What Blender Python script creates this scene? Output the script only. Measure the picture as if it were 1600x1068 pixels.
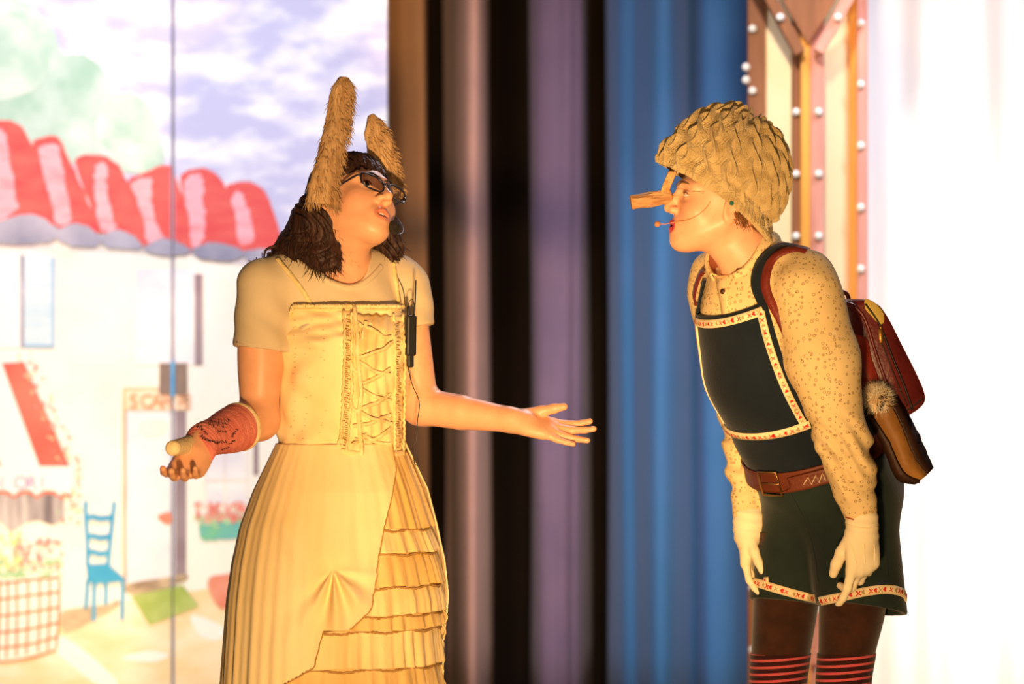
import bpy, bmesh, math, random
import numpy as np
from mathutils import Vector, Matrix
from mathutils.bvhtree import BVHTree

rng = np.random.default_rng(7)
random.seed(7)
SC = bpy.context.scene
COL = SC.collection
for _o in list(bpy.data.objects):
    bpy.data.objects.remove(_o, do_unlink=True)

# ------------------------------------------------------------------ camera
CAM_D, CAM_Z, PXM = 9.0, 1.17, 700.0        # distance to the actors (m), lens height (m), photo pixels per metre at the actors
cam = bpy.data.cameras.new('camera')
cam.sensor_width = 36.0
cam.lens = 36.0 * CAM_D / (1600.0 / PXM)
cam.clip_start, cam.clip_end = 0.1, 60
cam.dof.use_dof = True
cam.dof.focus_distance = CAM_D - 0.1
cam.dof.aperture_fstop = 2.1
camo = bpy.data.objects.new('camera', cam)
COL.objects.link(camo)
camo.location = (0, -CAM_D, CAM_Z)
camo.rotation_euler = (math.pi / 2, 0, 0)
SC.camera = camo

# ------------------------------------------------------------------ world, lights, exposure
world = bpy.data.worlds.new('dim_hall')
SC.world = world
world.use_nodes = True
world.node_tree.nodes['Background'].inputs[0].default_value = (0.60, 0.45, 0.50, 1)
world.node_tree.nodes['Background'].inputs[1].default_value = 0.035
SC.view_settings.view_transform = 'Standard'
SC.view_settings.look = 'None'
SC.view_settings.exposure = 0.0
SC.view_settings.gamma = 1.0
SC.view_settings.use_curve_mapping = False


def lamp(name, kind, loc, target, power, color, size=0.2, spot=60, blend=0.4, size_y=None, spread=180):
    l = bpy.data.lights.new(name, kind)
    l.energy = power
    l.color = color
    if kind == 'SPOT':
        l.spot_size = math.radians(spot)
        l.spot_blend = blend
        l.shadow_soft_size = size
    if kind == 'AREA':
        l.shape = 'RECTANGLE'
        l.size = size
        l.size_y = size_y or size
        l.spread = math.radians(spread)
    o = bpy.data.objects.new(name, l)
    COL.objects.link(o)
    o.location = loc
    d = Vector(target) - Vector(loc)
    o.rotation_euler = d.to_track_quat('-Z', 'Y').to_euler()
    return o


WARM = (1.0, 0.61, 0.27)
# footlights at the stage lip, aimed up at the two actors
lamp('footlight', 'SPOT', (0.0, -4.2, 0.22), (-0.38, 0, 1.12), 760, WARM, 0.12, 32, 0.5)
lamp('footlight.001', 'SPOT', (0.1, -4.2, 0.22), (0.62, 0, 1.10), 640, WARM, 0.12, 32, 0.5)
# a wide warm fill added in front to soften the shading on the actors
lamp('front_fill', 'SPOT', (-0.2, -7.5, 2.3), (0.1, 0, 1.1), 330, (1.0, 0.66, 0.32), 0.35, 26, 0.6)
# white back lights above and behind the actors: pale rims on hair, arms and cloth
lamp('back_light', 'SPOT', (0.35, 1.5, 2.9), (-0.3, 0, 1.2), 90, (1.0, 0.86, 0.90), 0.12, 50, 0.5)
lamp('back_light.001', 'SPOT', (1.5, 1.5, 2.8), (0.75, 0, 1.1), 90, (1.0, 0.88, 0.90), 0.12, 50, 0.5)
# battens on the painted flats and on the white sheet, and their warm ground rows
lamp('flat_batten', 'AREA', (-1.15, 0.35, 3.15), (-1.05, 2.2, 1.25), 29, (0.93, 0.92, 1.0), 1.3, size_y=0.15, spread=110)
lamp('flat_ground_row', 'AREA', (-1.2, 1.2, 0.08), (-1.1, 2.2, 0.75), 5.5, (1.0, 0.80, 0.48), 1.3, size_y=0.12, spread=110)
lamp('sheet_batten', 'AREA', (1.75, 0.9, 2.85), (1.6, 2.4, 1.2), 14, (0.93, 0.91, 1.0), 0.9, size_y=0.15, spread=100)
lamp('sheet_ground_row', 'AREA', (1.45, 1.3, 0.08), (1.35, 2.4, 0.9), 10, (1.0, 0.80, 0.50), 0.8, size_y=0.12, spread=110)
# a blue and a lavender lantern on the drapes
lamp('drape_lantern', 'SPOT', (1.1, -0.2, 3.2), (0.40, 2.7, 1.2), 40, (0.72, 0.66, 1.0), 0.1, 40, 0.7)
lamp('drape_lantern.001', 'SPOT', (-0.1, -0.2, 3.2), (-0.02, 2.9, 1.2), 31, (1.0, 0.86, 0.98), 0.1, 36, 0.7)
# a warm spot added out of view to brighten the booth
lamp('booth_fill', 'SPOT', (0.42, -0.9, 3.1), (0.72, 1.7, 1.45), 360, (1.0, 0.84, 0.62), 0.1, 30, 0.6)


# ------------------------------------------------------------------ helpers
def P(px, py, y=0.0):
    """photo pixel at depth y -> point in the scene"""
    s = (CAM_D + y) / CAM_D / PXM
    return np.array([(px - 800.0) * s, y, CAM_Z + (534.0 - py) * s])


def V(*a):
    return np.array(a, dtype=float)


def unit(a):
    a = np.asarray(a, float)
    return a / (np.linalg.norm(a) + 1e-12)


def mesh_obj(name, verts, faces, mat=None, parent=None, smooth=True, colors=None):
    me = bpy.data.meshes.new(name)
    verts = np.asarray(verts, dtype=np.float32).reshape(-1, 3)
    if isinstance(faces, np.ndarray):
        n, k = faces.shape
        me.vertices.add(len(verts))
        me.vertices.foreach_set('co', verts.ravel())
        me.loops.add(n * k)
        me.loops.foreach_set('vertex_index', faces.astype(np.int32).ravel())
        me.polygons.add(n)
        me.polygons.foreach_set('loop_start', np.arange(0, n * k, k, dtype=np.int32))
        me.polygons.foreach_set('loop_total', np.full(n, k, dtype=np.int32))
        me.update(calc_edges=True)
        me.validate()
    else:
        me.from_pydata([tuple(map(float, v)) for v in verts], [], faces)
    if smooth:
        me.polygons.foreach_set('use_smooth', np.ones(len(me.polygons), dtype=bool))
    if colors is not None:
        ca = me.color_attributes.new('Col', 'FLOAT_COLOR', 'POINT')
        c = np.ones((len(verts), 4), dtype=np.float32)
        c[:, :3] = colors
        ca.data.foreach_set('color', c.ravel())
    o = bpy.data.objects.new(name, me)
    COL.objects.link(o)
    if mat:
        me.materials.append(mat)
    if parent is not None:
        put_under(o, parent)
    return o


def put_under(o, parent):
    o.parent = parent
    o.matrix_parent_inverse = world_of(parent).inverted()


def world_of(o):
    m = Matrix.LocRotScale(o.location, o.rotation_euler, o.scale)
    if o.parent:
        return world_of(o.parent) @ o.matrix_parent_inverse @ m
    return m


def thing(name, label, cat, loc=(0, 0, 0), group=None, kind=None):
    o = bpy.data.objects.new(name, None)
    o.empty_display_size = 0.1
    COL.objects.link(o)
    o.location = tuple(map(float, loc))
    return tag(o, label, cat, group, kind)


def tag(o, label=None, cat=None, group=None, kind=None):
    if label:
        o['label'] = label
    if cat:
        o['category'] = cat
    if group:
        o['group'] = group
    if kind:
        o['kind'] = kind
    return o


def srgb(r, g, b):
    f = lambda c: c / 12.92 if c <= 0.04045 else ((c + 0.055) / 1.055) ** 2.4
    return (f(r / 255), f(g / 255), f(b / 255))


def material(name, c1, c2=None, scale=8.0, rough=0.7, bump=0.0, bump_scale=60.0, stretch=(1, 1, 1), metallic=0.0,
             detail=4.0, sheen=0.0, attr=False, sss=0.0, contrast=(0.35, 0.65), spec=0.3, coat=0.0, bump_stretch=None):
    m = bpy.data.materials.new(name)
    m.use_nodes = True
    nt = m.node_tree
    b = nt.nodes['Principled BSDF']
    b.inputs['Roughness'].default_value = rough
    b.inputs['Metallic'].default_value = metallic
    b.inputs['Specular IOR Level'].default_value = spec
    b.inputs['Sheen Weight'].default_value = sheen
    b.inputs['Coat Weight'].default_value = coat
    if sss:
        b.inputs['Subsurface Weight'].default_value = sss
        b.inputs['Subsurface Radius'].default_value = (0.010, 0.004, 0.002)
        b.inputs['Subsurface Scale'].default_value = 0.6
    tc = nt.nodes.new('ShaderNodeTexCoord')
    mp = nt.nodes.new('ShaderNodeMapping')
    mp.inputs['Scale'].default_value = stretch
    nt.links.new(tc.outputs['Object'], mp.inputs['Vector'])
    nz = nt.nodes.new('ShaderNodeTexNoise')
    nz.inputs['Scale'].default_value = scale
    nz.inputs['Detail'].default_value = detail
    nt.links.new(mp.outputs[0], nz.inputs['Vector'])
    rp = nt.nodes.new('ShaderNodeMapRange')
    rp.inputs['From Min'].default_value, rp.inputs['From Max'].default_value = contrast
    nt.links.new(nz.outputs['Fac'], rp.inputs['Value'])
    mx = nt.nodes.new('ShaderNodeMix')
    mx.data_type = 'RGBA'
    nt.links.new(rp.outputs[0], mx.inputs[0])
    c2 = c2 or tuple(0.85 * v for v in c1)
    mx.inputs[6].default_value = (*c1, 1)
    mx.inputs[7].default_value = (*c2, 1)
    out = mx.outputs[2]
    if attr:
        at = nt.nodes.new('ShaderNodeVertexColor')
        at.layer_name = 'Col'
        mul = nt.nodes.new('ShaderNodeMix')
        mul.data_type = 'RGBA'
        mul.blend_type = 'MULTIPLY'
        mul.inputs[0].default_value = 1.0
        nt.links.new(at.outputs[0], mul.inputs[6])
        nt.links.new(out, mul.inputs[7])
        out = mul.outputs[2]
    nt.links.new(out, b.inputs['Base Color'])
    if bump:
        n2 = nt.nodes.new('ShaderNodeTexNoise')
        n2.inputs['Scale'].default_value = bump_scale
        n2.inputs['Detail'].default_value = 3.0
        if bump_stretch:
            mp2 = nt.nodes.new('ShaderNodeMapping')
            mp2.inputs['Scale'].default_value = bump_stretch
            nt.links.new(tc.outputs['Object'], mp2.inputs['Vector'])
            nt.links.new(mp2.outputs[0], n2.inputs['Vector'])
        else:
            nt.links.new(mp.outputs[0], n2.inputs['Vector'])
        bp = nt.nodes.new('ShaderNodeBump')
        bp.inputs['Strength'].default_value = bump
        bp.inputs['Distance'].default_value = 0.01
        nt.links.new(n2.outputs['Fac'], bp.inputs['Height'])
        nt.links.new(bp.outputs[0], b.inputs['Normal'])
    m['out'] = 0
    return m


def box_between(name, a, b, w, d, mat, parent, face=(0, -1, 0), bevel=0.004):
    """a beam from a to b, width w, depth d along 'face'"""
    a, b = np.asarray(a, float), np.asarray(b, float)
    t = unit(b - a)
    f = np.asarray(face, float)
    f = unit(f - t * np.dot(f, t))
    s = np.cross(t, f)
    vs = []
    for q in (a, b):
        for i, j in ((-1, -1), (1, -1), (1, 1), (-1, 1)):
            vs.append(q + s * i * w / 2 + f * j * d / 2)
    fs = [(0, 1, 2, 3), (7, 6, 5, 4), (0, 4, 5, 1), (1, 5, 6, 2), (2, 6, 7, 3), (3, 7, 4, 0)]
    o = mesh_obj(name, vs, fs, mat, parent, smooth=False)
    fix_normals(o)
    if bevel:
        m = o.modifiers.new('bevel', 'BEVEL')
        m.width = bevel
        m.segments = 2
    return o


def fix_normals(o):
    bm = bmesh.new()
    bm.from_mesh(o.data)
    bmesh.ops.recalc_face_normals(bm, faces=bm.faces)
    bm.to_mesh(o.data)
    bm.free()


def catmull(pts, n):
    pts = np.asarray(pts, float)
    if len(pts) < 3:
        t = np.linspace(0, 1, n)[:, None]
        return pts[0] * (1 - t) + pts[-1] * t
    p = np.vstack([2 * pts[0] - pts[1], pts, 2 * pts[-1] - pts[-2]])
    u = np.linspace(0, len(pts) - 1, n)
    i = np.clip(u.astype(int), 0, len(pts) - 2)
    t = (u - i)[:, None]
    a, b, c, d = p[i], p[i + 1], p[i + 2], p[i + 3]
    return 0.5 * (2 * b + (c - a) * t + (2 * a - 5 * b + 4 * c - d) * t ** 2 + (3 * b - a - 3 * c + d) * t ** 3)


def grid_faces(n, m, wrap):
    i = np.arange(n - 1)[:, None]
    j = np.arange(m if wrap else m - 1)[None, :]
    j2 = (j + 1) % m
    a = i * m + j
    b = i * m + j2
    return np.stack([a + 0 * j, b + 0 * i, b + m, a + m], -1).reshape(-1, 4)


def tube_data(pts, r, seg=8, cap=True, flat=1.0, updir=None):
    pts = np.asarray(pts, float)
    n = len(pts)
    r = np.broadcast_to(np.asarray(r, float), (n,)) if np.ndim(r) < 2 else r
    t = np.gradient(pts, axis=0)
    t /= np.linalg.norm(t, axis=1)[:, None] + 1e-12
    u = np.zeros_like(pts)
    ref = np.asarray(updir, float) if updir is not None else (V(0, 0, 1) if abs(t[0][2]) < 0.9 else V(1, 0, 0))
    for i in range(n):
        if updir is not None:
            ref = np.asarray(updir, float)
        w = ref - t[i] * np.dot(ref, t[i])
        u[i] = unit(w)
        ref = u[i]
    v = np.cross(t, u)
    th = np.linspace(0, 2 * np.pi, seg, endpoint=False)
    vs = pts[:, None, :] + r[:, None, None] * (np.cos(th)[None, :, None] * v[:, None, :] + flat * np.sin(th)[None, :, None] * u[:, None, :])
    vs = vs.reshape(-1, 3)
    fs = [tuple(q) for q in grid_faces(n, seg, True)]
    if cap:
        fs.append(tuple(range(seg))[::-1])
        fs.append(tuple((n - 1) * seg + k for k in range(seg)))
    return vs, fs


def tube(name, pts, r, mat, parent=None, seg=8, flat=1.0, updir=None, n=None):
    if n:
        pts = catmull(pts, n)
        if np.ndim(r) == 1:
            r = np.interp(np.linspace(0, 1, n), np.linspace(0, 1, len(r)), r)
    vs, fs = tube_data(pts, r, seg, True, flat, updir)
    return mesh_obj(name, vs, fs, mat, parent)


class Bag:
    """collects several shapes that form ONE part"""
    def __init__(self):
        self.v, self.f, self.n = [], [], 0

    def add(self, vs, fs):
        vs = np.asarray(vs, float).reshape(-1, 3)
        self.v.append(vs)
        self.f += [tuple(int(k) + self.n for k in q) for q in fs]
        self.n += len(vs)

    def build(self, name, mat, parent=None, smooth=True):
        return mesh_obj(name, np.vstack(self.v), self.f, mat, parent, smooth)


def loft_data(rings, rows, cols, disp=None, th0=0.0, th1=None):
    """rings: (centre, U, V) half-axis vectors; disp(s, theta) moves points out along the radius (m)"""
    c = catmull([r[0] for r in rings], rows)
    u = catmull([r[1] for r in rings], rows)
    v = catmull([r[2] for r in rings], rows)
    wrap = th1 is None
    th = np.linspace(0, 2 * np.pi, cols, endpoint=False) if wrap else np.linspace(th0, th1, cols)
    rad = np.cos(th)[None, :, None] * u[:, None, :] + np.sin(th)[None, :, None] * v[:, None, :]
    if disp is not None:
        s = np.linspace(0, 1, rows)[:, None]
        d = disp(s, th[None, :])
        rad = rad * (1 + d[..., None] / (np.linalg.norm(rad, axis=2)[..., None] + 1e-9))
    pts = c[:, None, :] + rad
    return pts.reshape(-1, 3), grid_faces(rows, cols, wrap)


def loft(name, rings, rows, cols, mat, parent=None, disp=None, cap=(False, False), thick=0.0):
    vs, fs = loft_data(rings, rows, cols, disp)
    if cap[0] or cap[1]:
        fs = [tuple(q) for q in fs]
        n = len(vs)
        ex = []
        if cap[0]:
            ex.append(vs[:cols].mean(0))
            fs += [(n, (k + 1) % cols, k) for k in range(cols)]
        if cap[1]:
            i0 = (rows - 1) * cols
            ex.append(vs[i0:].mean(0))
            fs += [(n + len(ex) - 1, i0 + k, i0 + (k + 1) % cols) for k in range(cols)]
        vs = np.vstack([vs, ex])
    o = mesh_obj(name, vs, fs, mat, parent)
    fix_normals(o)
    if thick:
        m = o.modifiers.new('cloth', 'SOLIDIFY')
        m.thickness = thick
        m.offset = -1
    return o


_NK = {}


def snoise(X, Y, Z, freq, seed=0, n=7):
    if seed not in _NK:
        r = np.random.default_rng(seed + 100)
        k = r.normal(size=(n, 3))
        k /= np.linalg.norm(k, axis=1)[:, None]
        _NK[seed] = (k * r.uniform(0.6, 1.5, (n, 1)), r.uniform(0, 6.28, n))
    k, ph = _NK[seed]
    a = 0
    for i in range(len(k)):
        a = a + np.sin(freq * (k[i, 0] * X + k[i, 1] * Y + k[i, 2] * Z) + ph[i])
    return a / math.sqrt(len(k))


# ------------------------------------------------------------------ smooth implicit surfaces (for bodies, hands, hair, cloth)
def axis_steps(segs):
    """segs: [(start, end, step), ...] contiguous"""
    out = []
    for a, b, s in segs:
        out.append(np.arange(a, b, s))
    return np.concatenate(out).astype(np.float32)


class Field:
    def __init__(self, xs, ys, zs):
        self.x, self.y, self.z = xs, ys, zs
        self.f = np.full((len(xs), len(ys), len(zs)), 1.0, dtype=np.float32)

    def _sl(self, lo, hi, pad):
        r = []
        for ax, l, h in ((self.x, lo[0], hi[0]), (self.y, lo[1], hi[1]), (self.z, lo[2], hi[2])):
            a = int(np.searchsorted(ax, l - pad))
            b = int(np.searchsorted(ax, h + pad))
            r.append(slice(max(a, 0), min(max(b, a + 1), len(ax))))
        return tuple(r)

    def op(self, fn, lo, hi, k, sub=False, inter=False):
        sl = self._sl(lo, hi, k + 0.02)
        X = self.x[sl[0]][:, None, None]
        Y = self.y[sl[1]][None, :, None]
        Z = self.z[sl[2]][None, None, :]
        if 0 in (X.size, Y.size, Z.size):
            return
        d = fn(X, Y, Z).astype(np.float32)
        a = self.f[sl]
        k = max(k, 1e-5)
        if sub:
            d = -d
            h = np.clip(0.5 - 0.5 * (d - a) / k, 0, 1)     # smooth max
            self.f[sl] = d * (1 - h) + a * h + k * h * (1 - h)
        else:
            h = np.clip(0.5 + 0.5 * (a - d) / k, 0, 1)
            self.f[sl] = a * (1 - h) + d * h - k * h * (1 - h)

    def cone(self, a, b, r1, r2, k=0.01, sub=False, dn=None):
        a, b = np.asarray(a, float), np.asarray(b, float)
        ba = b - a
        L2 = max(float(ba @ ba), 1e-9)

        def fn(X, Y, Z):
            px, py, pz = X - a[0], Y - a[1], Z - a[2]
            t = np.clip((px * ba[0] + py * ba[1] + pz * ba[2]) / L2, 0, 1)
            d = np.sqrt((px - t * ba[0]) ** 2 + (py - t * ba[1]) ** 2 + (pz - t * ba[2]) ** 2) - (r1 + (r2 - r1) * t)
            return d if dn is None else d + dn(X, Y, Z)
        R = max(r1, r2)
        self.op(fn, np.minimum(a, b) - R, np.maximum(a, b) + R, k, sub)

    def ell(self, c, r, A=None, k=0.01, sub=False, dn=None):
        """A: 3 rows = the ellipsoid's own axes in the scene"""
        c, r = np.asarray(c, float), np.asarray(r, float)
        A = np.eye(3) if A is None else np.asarray(A, float)

        def fn(X, Y, Z):
            px, py, pz = X - c[0], Y - c[1], Z - c[2]
            q = [(px * A[i, 0] + py * A[i, 1] + pz * A[i, 2]) / r[i] for i in range(3)]
            k0 = np.sqrt(q[0] ** 2 + q[1] ** 2 + q[2] ** 2)
            k1 = np.sqrt((q[0] / r[0]) ** 2 + (q[1] / r[1]) ** 2 + (q[2] / r[2]) ** 2) + 1e-6
            d = k0 * (k0 - 1) / k1
            return d if dn is None else d + dn(X, Y, Z)
        ext = np.sqrt(((A * r[:, None]) ** 2).sum(0))
        self.op(fn, c - ext, c + ext, k, sub)

    def plane(self, p, n, k=0.002, lo=None, hi=None):
        """cut away everything on the n side of p"""
        p, n = np.asarray(p, float), unit(n)
        lo = lo if lo is not None else (self.x[0], self.y[0], self.z[0])
        hi = hi if hi is not None else (self.x[-1], self.y[-1], self.z[-1])
        self.op(lambda X, Y, Z: -((X - p[0]) * n[0] + (Y - p[1]) * n[1] + (Z - p[2]) * n[2]), lo, hi, k, sub=True)

    def mesh(self):
        f = self.f
        for ax in range(3):
            sl = [slice(None)] * 3
            for e in (0, -1):
                sl[ax] = e
                f[tuple(sl)] = np.maximum(f[tuple(sl)], 0.001)
        ins = f < 0
        nx, ny, nz = f.shape
        axes = (self.x, self.y, self.z)
        strides = (ny * nz, nz, 1)
        cell_ids, cell_pts, quads = [], [], []
        for ax in range(3):
            s0 = [slice(None)] * 3
            s1 = [slice(None)] * 3
            s0[ax], s1[ax] = slice(0, -1), slice(1, None)
            s0, s1 = tuple(s0), tuple(s1)
            idx = np.argwhere(ins[s0] != ins[s1])
            if len(idx) == 0:
                continue
            i2 = idx.copy()
            i2[:, ax] += 1
            f0 = f[idx[:, 0], idx[:, 1], idx[:, 2]]
            f1 = f[i2[:, 0], i2[:, 1], i2[:, 2]]
            t = f0 / (f0 - f1)
            p = np.stack([axes[d][idx[:, d]] for d in range(3)], 1).astype(np.float64)
            p[:, ax] += t * (axes[ax][i2[:, ax]] - axes[ax][idx[:, ax]])
            b, c = (ax + 1) % 3, (ax + 2) % 3
            base = idx @ np.array(strides)
            cs = []
            for db, dc in ((-1, -1), (0, -1), (0, 0), (-1, 0)):
                cid = base + db * strides[b] + dc * strides[c]
                cs.append(cid)
                cell_ids.append(cid)
                cell_pts.append(p)
            q = np.stack(cs, 1)
            flip = f0 > 0
            q[flip] = q[flip][:, ::-1]
            quads.append(q)
        ids = np.concatenate(cell_ids)
        pts = np.concatenate(cell_pts)
        uq, inv = np.unique(ids, return_inverse=True)
        cnt = np.bincount(inv)
        vs = np.stack([np.bincount(inv, weights=pts[:, d]) / cnt for d in range(3)], 1)
        q = np.concatenate(quads)
        fs = np.searchsorted(uq, q)
        return vs, fs


def relax(vs, fs, it=2, lam=0.5):
    """a few Laplacian steps: takes the voxel grain off an implicit surface"""
    n = len(vs)
    e = np.concatenate([fs[:, [0, 1]], fs[:, [1, 2]], fs[:, [2, 3]], fs[:, [3, 0]]])
    for _ in range(it):
        acc = np.zeros_like(vs)
        cnt = np.zeros(n)
        for d in range(3):
            acc[:, d] = np.bincount(e[:, 0], weights=vs[e[:, 1], d], minlength=n) + np.bincount(e[:, 1], weights=vs[e[:, 0], d], minlength=n)
        cnt = np.bincount(e[:, 0], minlength=n) + np.bincount(e[:, 1], minlength=n)
        m = acc / cnt[:, None]
        vs = vs + lam * (m - vs)
    return vs


def bvh_of(vs, fs):
    return BVHTree.FromPolygons([tuple(map(float, v)) for v in vs], [tuple(int(k) for k in f) for f in fs])


CAMP = Vector((0, -CAM_D, CAM_Z))


def on_surface(bvh, px, py, off=0.003, fallback=0.0):
    """the point of a built surface seen at a photo pixel, lifted by off"""
    tgt = Vector(P(px, py, 0.0))
    d = (tgt - CAMP).normalized()
    hit, nrm, _, _ = bvh.ray_cast(CAMP, d)
    if hit is None:
        hit, nrm, _, _ = bvh.find_nearest(Vector(P(px, py, fallback)))
        if hit is None:
            return P(px, py, fallback), V(0, -1, 0)
    if nrm.dot(d) > 0:
        nrm = -nrm
    return np.array(hit + nrm * off), np.array(nrm)


def path_on(bvh, pts, n, off=0.003, smooth=3):
    c = catmull(pts, n)
    q = np.array([on_surface(bvh, a[0], a[1], 0.0)[0] for a in c])
    nn = np.array([on_surface(bvh, a[0], a[1], 0.0)[1] for a in c])
    for _ in range(smooth):
        q[1:-1] = 0.25 * q[:-2] + 0.5 * q[1:-1] + 0.25 * q[2:]
        nn[1:-1] = 0.25 * nn[:-2] + 0.5 * nn[1:-1] + 0.25 * nn[2:]
    nn /= np.linalg.norm(nn, axis=1)[:, None]
    return q + nn * off, nn


def ribbon_data(q, nn, w, thick=0.002):
    """a flat band along q lying on a surface with normals nn"""
    t = np.gradient(q, axis=0)
    t /= np.linalg.norm(t, axis=1)[:, None] + 1e-9
    s = np.cross(nn, t)
    s /= np.linalg.norm(s, axis=1)[:, None] + 1e-9
    w = np.broadcast_to(np.asarray(w, float), (len(q),))[:, None]
    prof = [q - s * w / 2 - nn * thick, q - s * w / 2 + nn * thick, q + nn * thick * 1.4, q + s * w / 2 + nn * thick, q + s * w / 2 - nn * thick]
    vs = np.stack(prof, 1)
    return vs.reshape(-1, 3), [tuple(f) for f in grid_faces(len(q), 5, False)]


def ribbon(name, bvh, pts, w, mat, parent, n=24, off=0.003, thick=0.002, smooth=3):
    q, nn = path_on(bvh, pts, n, off, smooth)
    vs, fs = ribbon_data(q, nn, w, thick)
    o = mesh_obj(name, vs, fs, mat, parent)
    fix_normals(o)
    return o


def patch_on(name, bvh, left, right, rows, cols, mat, parent, off=0.004, thick=0.003, smooth=4, bulge=None):
    """a cloth panel between two photo-pixel polylines, laid on a built surface"""
    L, R = catmull(left, rows), catmull(right, rows)
    q = np.zeros((rows, cols, 3))
    nn = np.zeros((rows, cols, 3))
    for i in range(rows):
        for j in range(cols):
            u = j / (cols - 1)
            a = L[i] * (1 - u) + R[i] * u
            q[i, j], nn[i, j] = on_surface(bvh, a[0], a[1], 0.0)
    for _ in range(smooth):
        for arr in (q, nn):
            arr[1:-1] = 0.25 * arr[:-2] + 0.5 * arr[1:-1] + 0.25 * arr[2:]
            arr[:, 1:-1] = 0.25 * arr[:, :-2] + 0.5 * arr[:, 1:-1] + 0.25 * arr[:, 2:]
    nn /= np.linalg.norm(nn, axis=2)[..., None]
    o_ = off
    if bulge is not None:
        uu, vv = np.meshgrid(np.linspace(0, 1, cols), np.linspace(0, 1, rows))
        o_ = (off + bulge(vv, uu))[..., None]
    q = q + nn * o_
    o = mesh_obj(name, q.reshape(-1, 3), grid_faces(rows, cols, False), mat, parent)
    m = o.modifiers.new('cloth', 'SOLIDIFY')
    m.thickness = thick
    m.offset = 0
    return o, q.reshape(-1, 3), grid_faces(rows, cols, False)


def fur_tufts(base, dirs, length, r, seed=1, curl=0.3):
    """thin tapering locks, one per base point"""
    r_ = np.random.default_rng(seed)
    b = Bag()
    vs_all, fs_all, n0 = [], [], 0
    for p, d in zip(base, dirs):
        d = unit(d + r_.normal(size=3) * 0.22)
        L = length * r_.uniform(0.6, 1.3)
        s = unit(np.cross(d, r_.normal(size=3)))
        w = np.cross(d, s)
        mid = p + d * L * 0.5 + s * L * 0.08
        tip = p + d * L + (s * curl + V(0, 0, -0.25)) * L * 0.5
        vs = [p + s * r, p - s * r * 0.5 + w * r, p - s * r * 0.5 - w * r, mid + s * r * .8, mid - s * r * .4 + w * r * .8, mid - s * r * .4 - w * r * .8, tip]
        fs = [(0, 1, 4, 3), (1, 2, 5, 4), (2, 0, 3, 5), (3, 4, 6), (4, 5, 6), (5, 3, 6)]
        b.add(vs, fs)
    return b

# ================================================================== the setting
M = {}
M['floor'] = material('stage_floor', (0.045, 0.035, 0.028), (0.07, 0.055, 0.042), 3, 0.5, 0.15, 30, (1, 8, 1))
flo = mesh_obj('floor', [(-4, -5, -.04), (4, -5, -.04), (4, 4.2, -.04), (-4, 4.2, -.04), (-4, -5, 0), (4, -5, 0), (4, 4.2, 0), (-4, 4.2, 0)],
               [(3, 2, 1, 0), (4, 5, 6, 7), (0, 1, 5, 4), (1, 2, 6, 5), (2, 3, 7, 6), (3, 0, 4, 7)], M['floor'], smooth=False)
tag(flo, 'dark boarded stage floor under the actors', None, kind='structure')
M['fold_shade'] = material('black_fold_shade', (0.012, 0.008, 0.007), (0.008, 0.006, 0.005), 4, 0.95, 0.2, 80, sheen=0.0, spec=0.05)  # near-black stands in for the shade deep in the curtain folds
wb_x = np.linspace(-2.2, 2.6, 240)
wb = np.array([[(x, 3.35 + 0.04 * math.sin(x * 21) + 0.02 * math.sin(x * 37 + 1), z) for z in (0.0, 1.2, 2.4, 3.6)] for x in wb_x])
wbo = mesh_obj('fold_shade_back', wb.reshape(-1, 3), grid_faces(240, 4, False), M['fold_shade'])
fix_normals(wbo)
tag(wbo, 'black cloth standing for the shade between the curtain folds', None, kind='structure')


# ---- drapes: each hangs in folds given as a plan (pixel column, depth)
def drape(name, label, plan, mat, z0=0.005, z1=3.4, rows=14, n=150, sway=0.004):
    xs = catmull(plan, n)
    pts = np.zeros((rows, n, 3))
    zz = np.linspace(z0, z1, rows)
    for i, z in enumerate(zz):
        for j in range(n):
            y = xs[j, 1] + sway * math.sin(z * 2.3 + j * 0.11)
            X = (xs[j, 0] + 3 * math.sin(z * 1.7 + j * 0.05) - 800) / PXM * (CAM_D + xs[j, 1]) / CAM_D
            pts[i, j] = (X, y, z)
    o = mesh_obj(name, pts.reshape(-1, 3), grid_faces(rows, n, False), mat)
    s = o.modifiers.new('cloth', 'SOLIDIFY')
    s.thickness = 0.004
    tag(o, label, 'curtain')
    return o


M['drape_mauve_lit'] = material('mauve_lit_drape', srgb(198, 164, 164), srgb(186, 154, 158), 5, 0.9, 0.15, 160, sheen=0.1, spec=0.1)  # mauve, violet and blue: coloured stage light on a dark curtain, put into the cloth
M['drape_violet_lit'] = material('violet_lit_drape', srgb(106, 92, 124), srgb(98, 86, 118), 5, 0.9, 0.15, 160, sheen=0.1, spec=0.1)
M['drape_blue_lit'] = material('blue_lit_drape', srgb(52, 98, 156), srgb(58, 100, 160), 5, 0.9, 0.15, 160, sheen=0.1, spec=0.1)
M['drape_brown'] = material('brown_leg', srgb(150, 112, 78), srgb(140, 104, 72), 3, 0.9, 0.2, 120, spec=0.1)
drape('stage_drape', 'narrow curtain fold, coloured as lit pinkish grey, beside the brown masking leg',
      [(694, 3.24), (704, 3.16), (716, 3.02), (730, 2.93), (744, 2.92), (754, 3.0), (761, 3.14), (766, 3.24)], M['drape_mauve_lit'])
drape('stage_drape', 'broad curtain fold, coloured as lit violet grey, in the middle, behind the outstretched hand',
      [(828, 3.24), (832, 3.05), (842, 2.97), (866, 2.95), (886, 2.96), (902, 2.93), (912, 3.0), (918, 3.12), (922, 3.24)], M['drape_violet_lit'])
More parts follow.
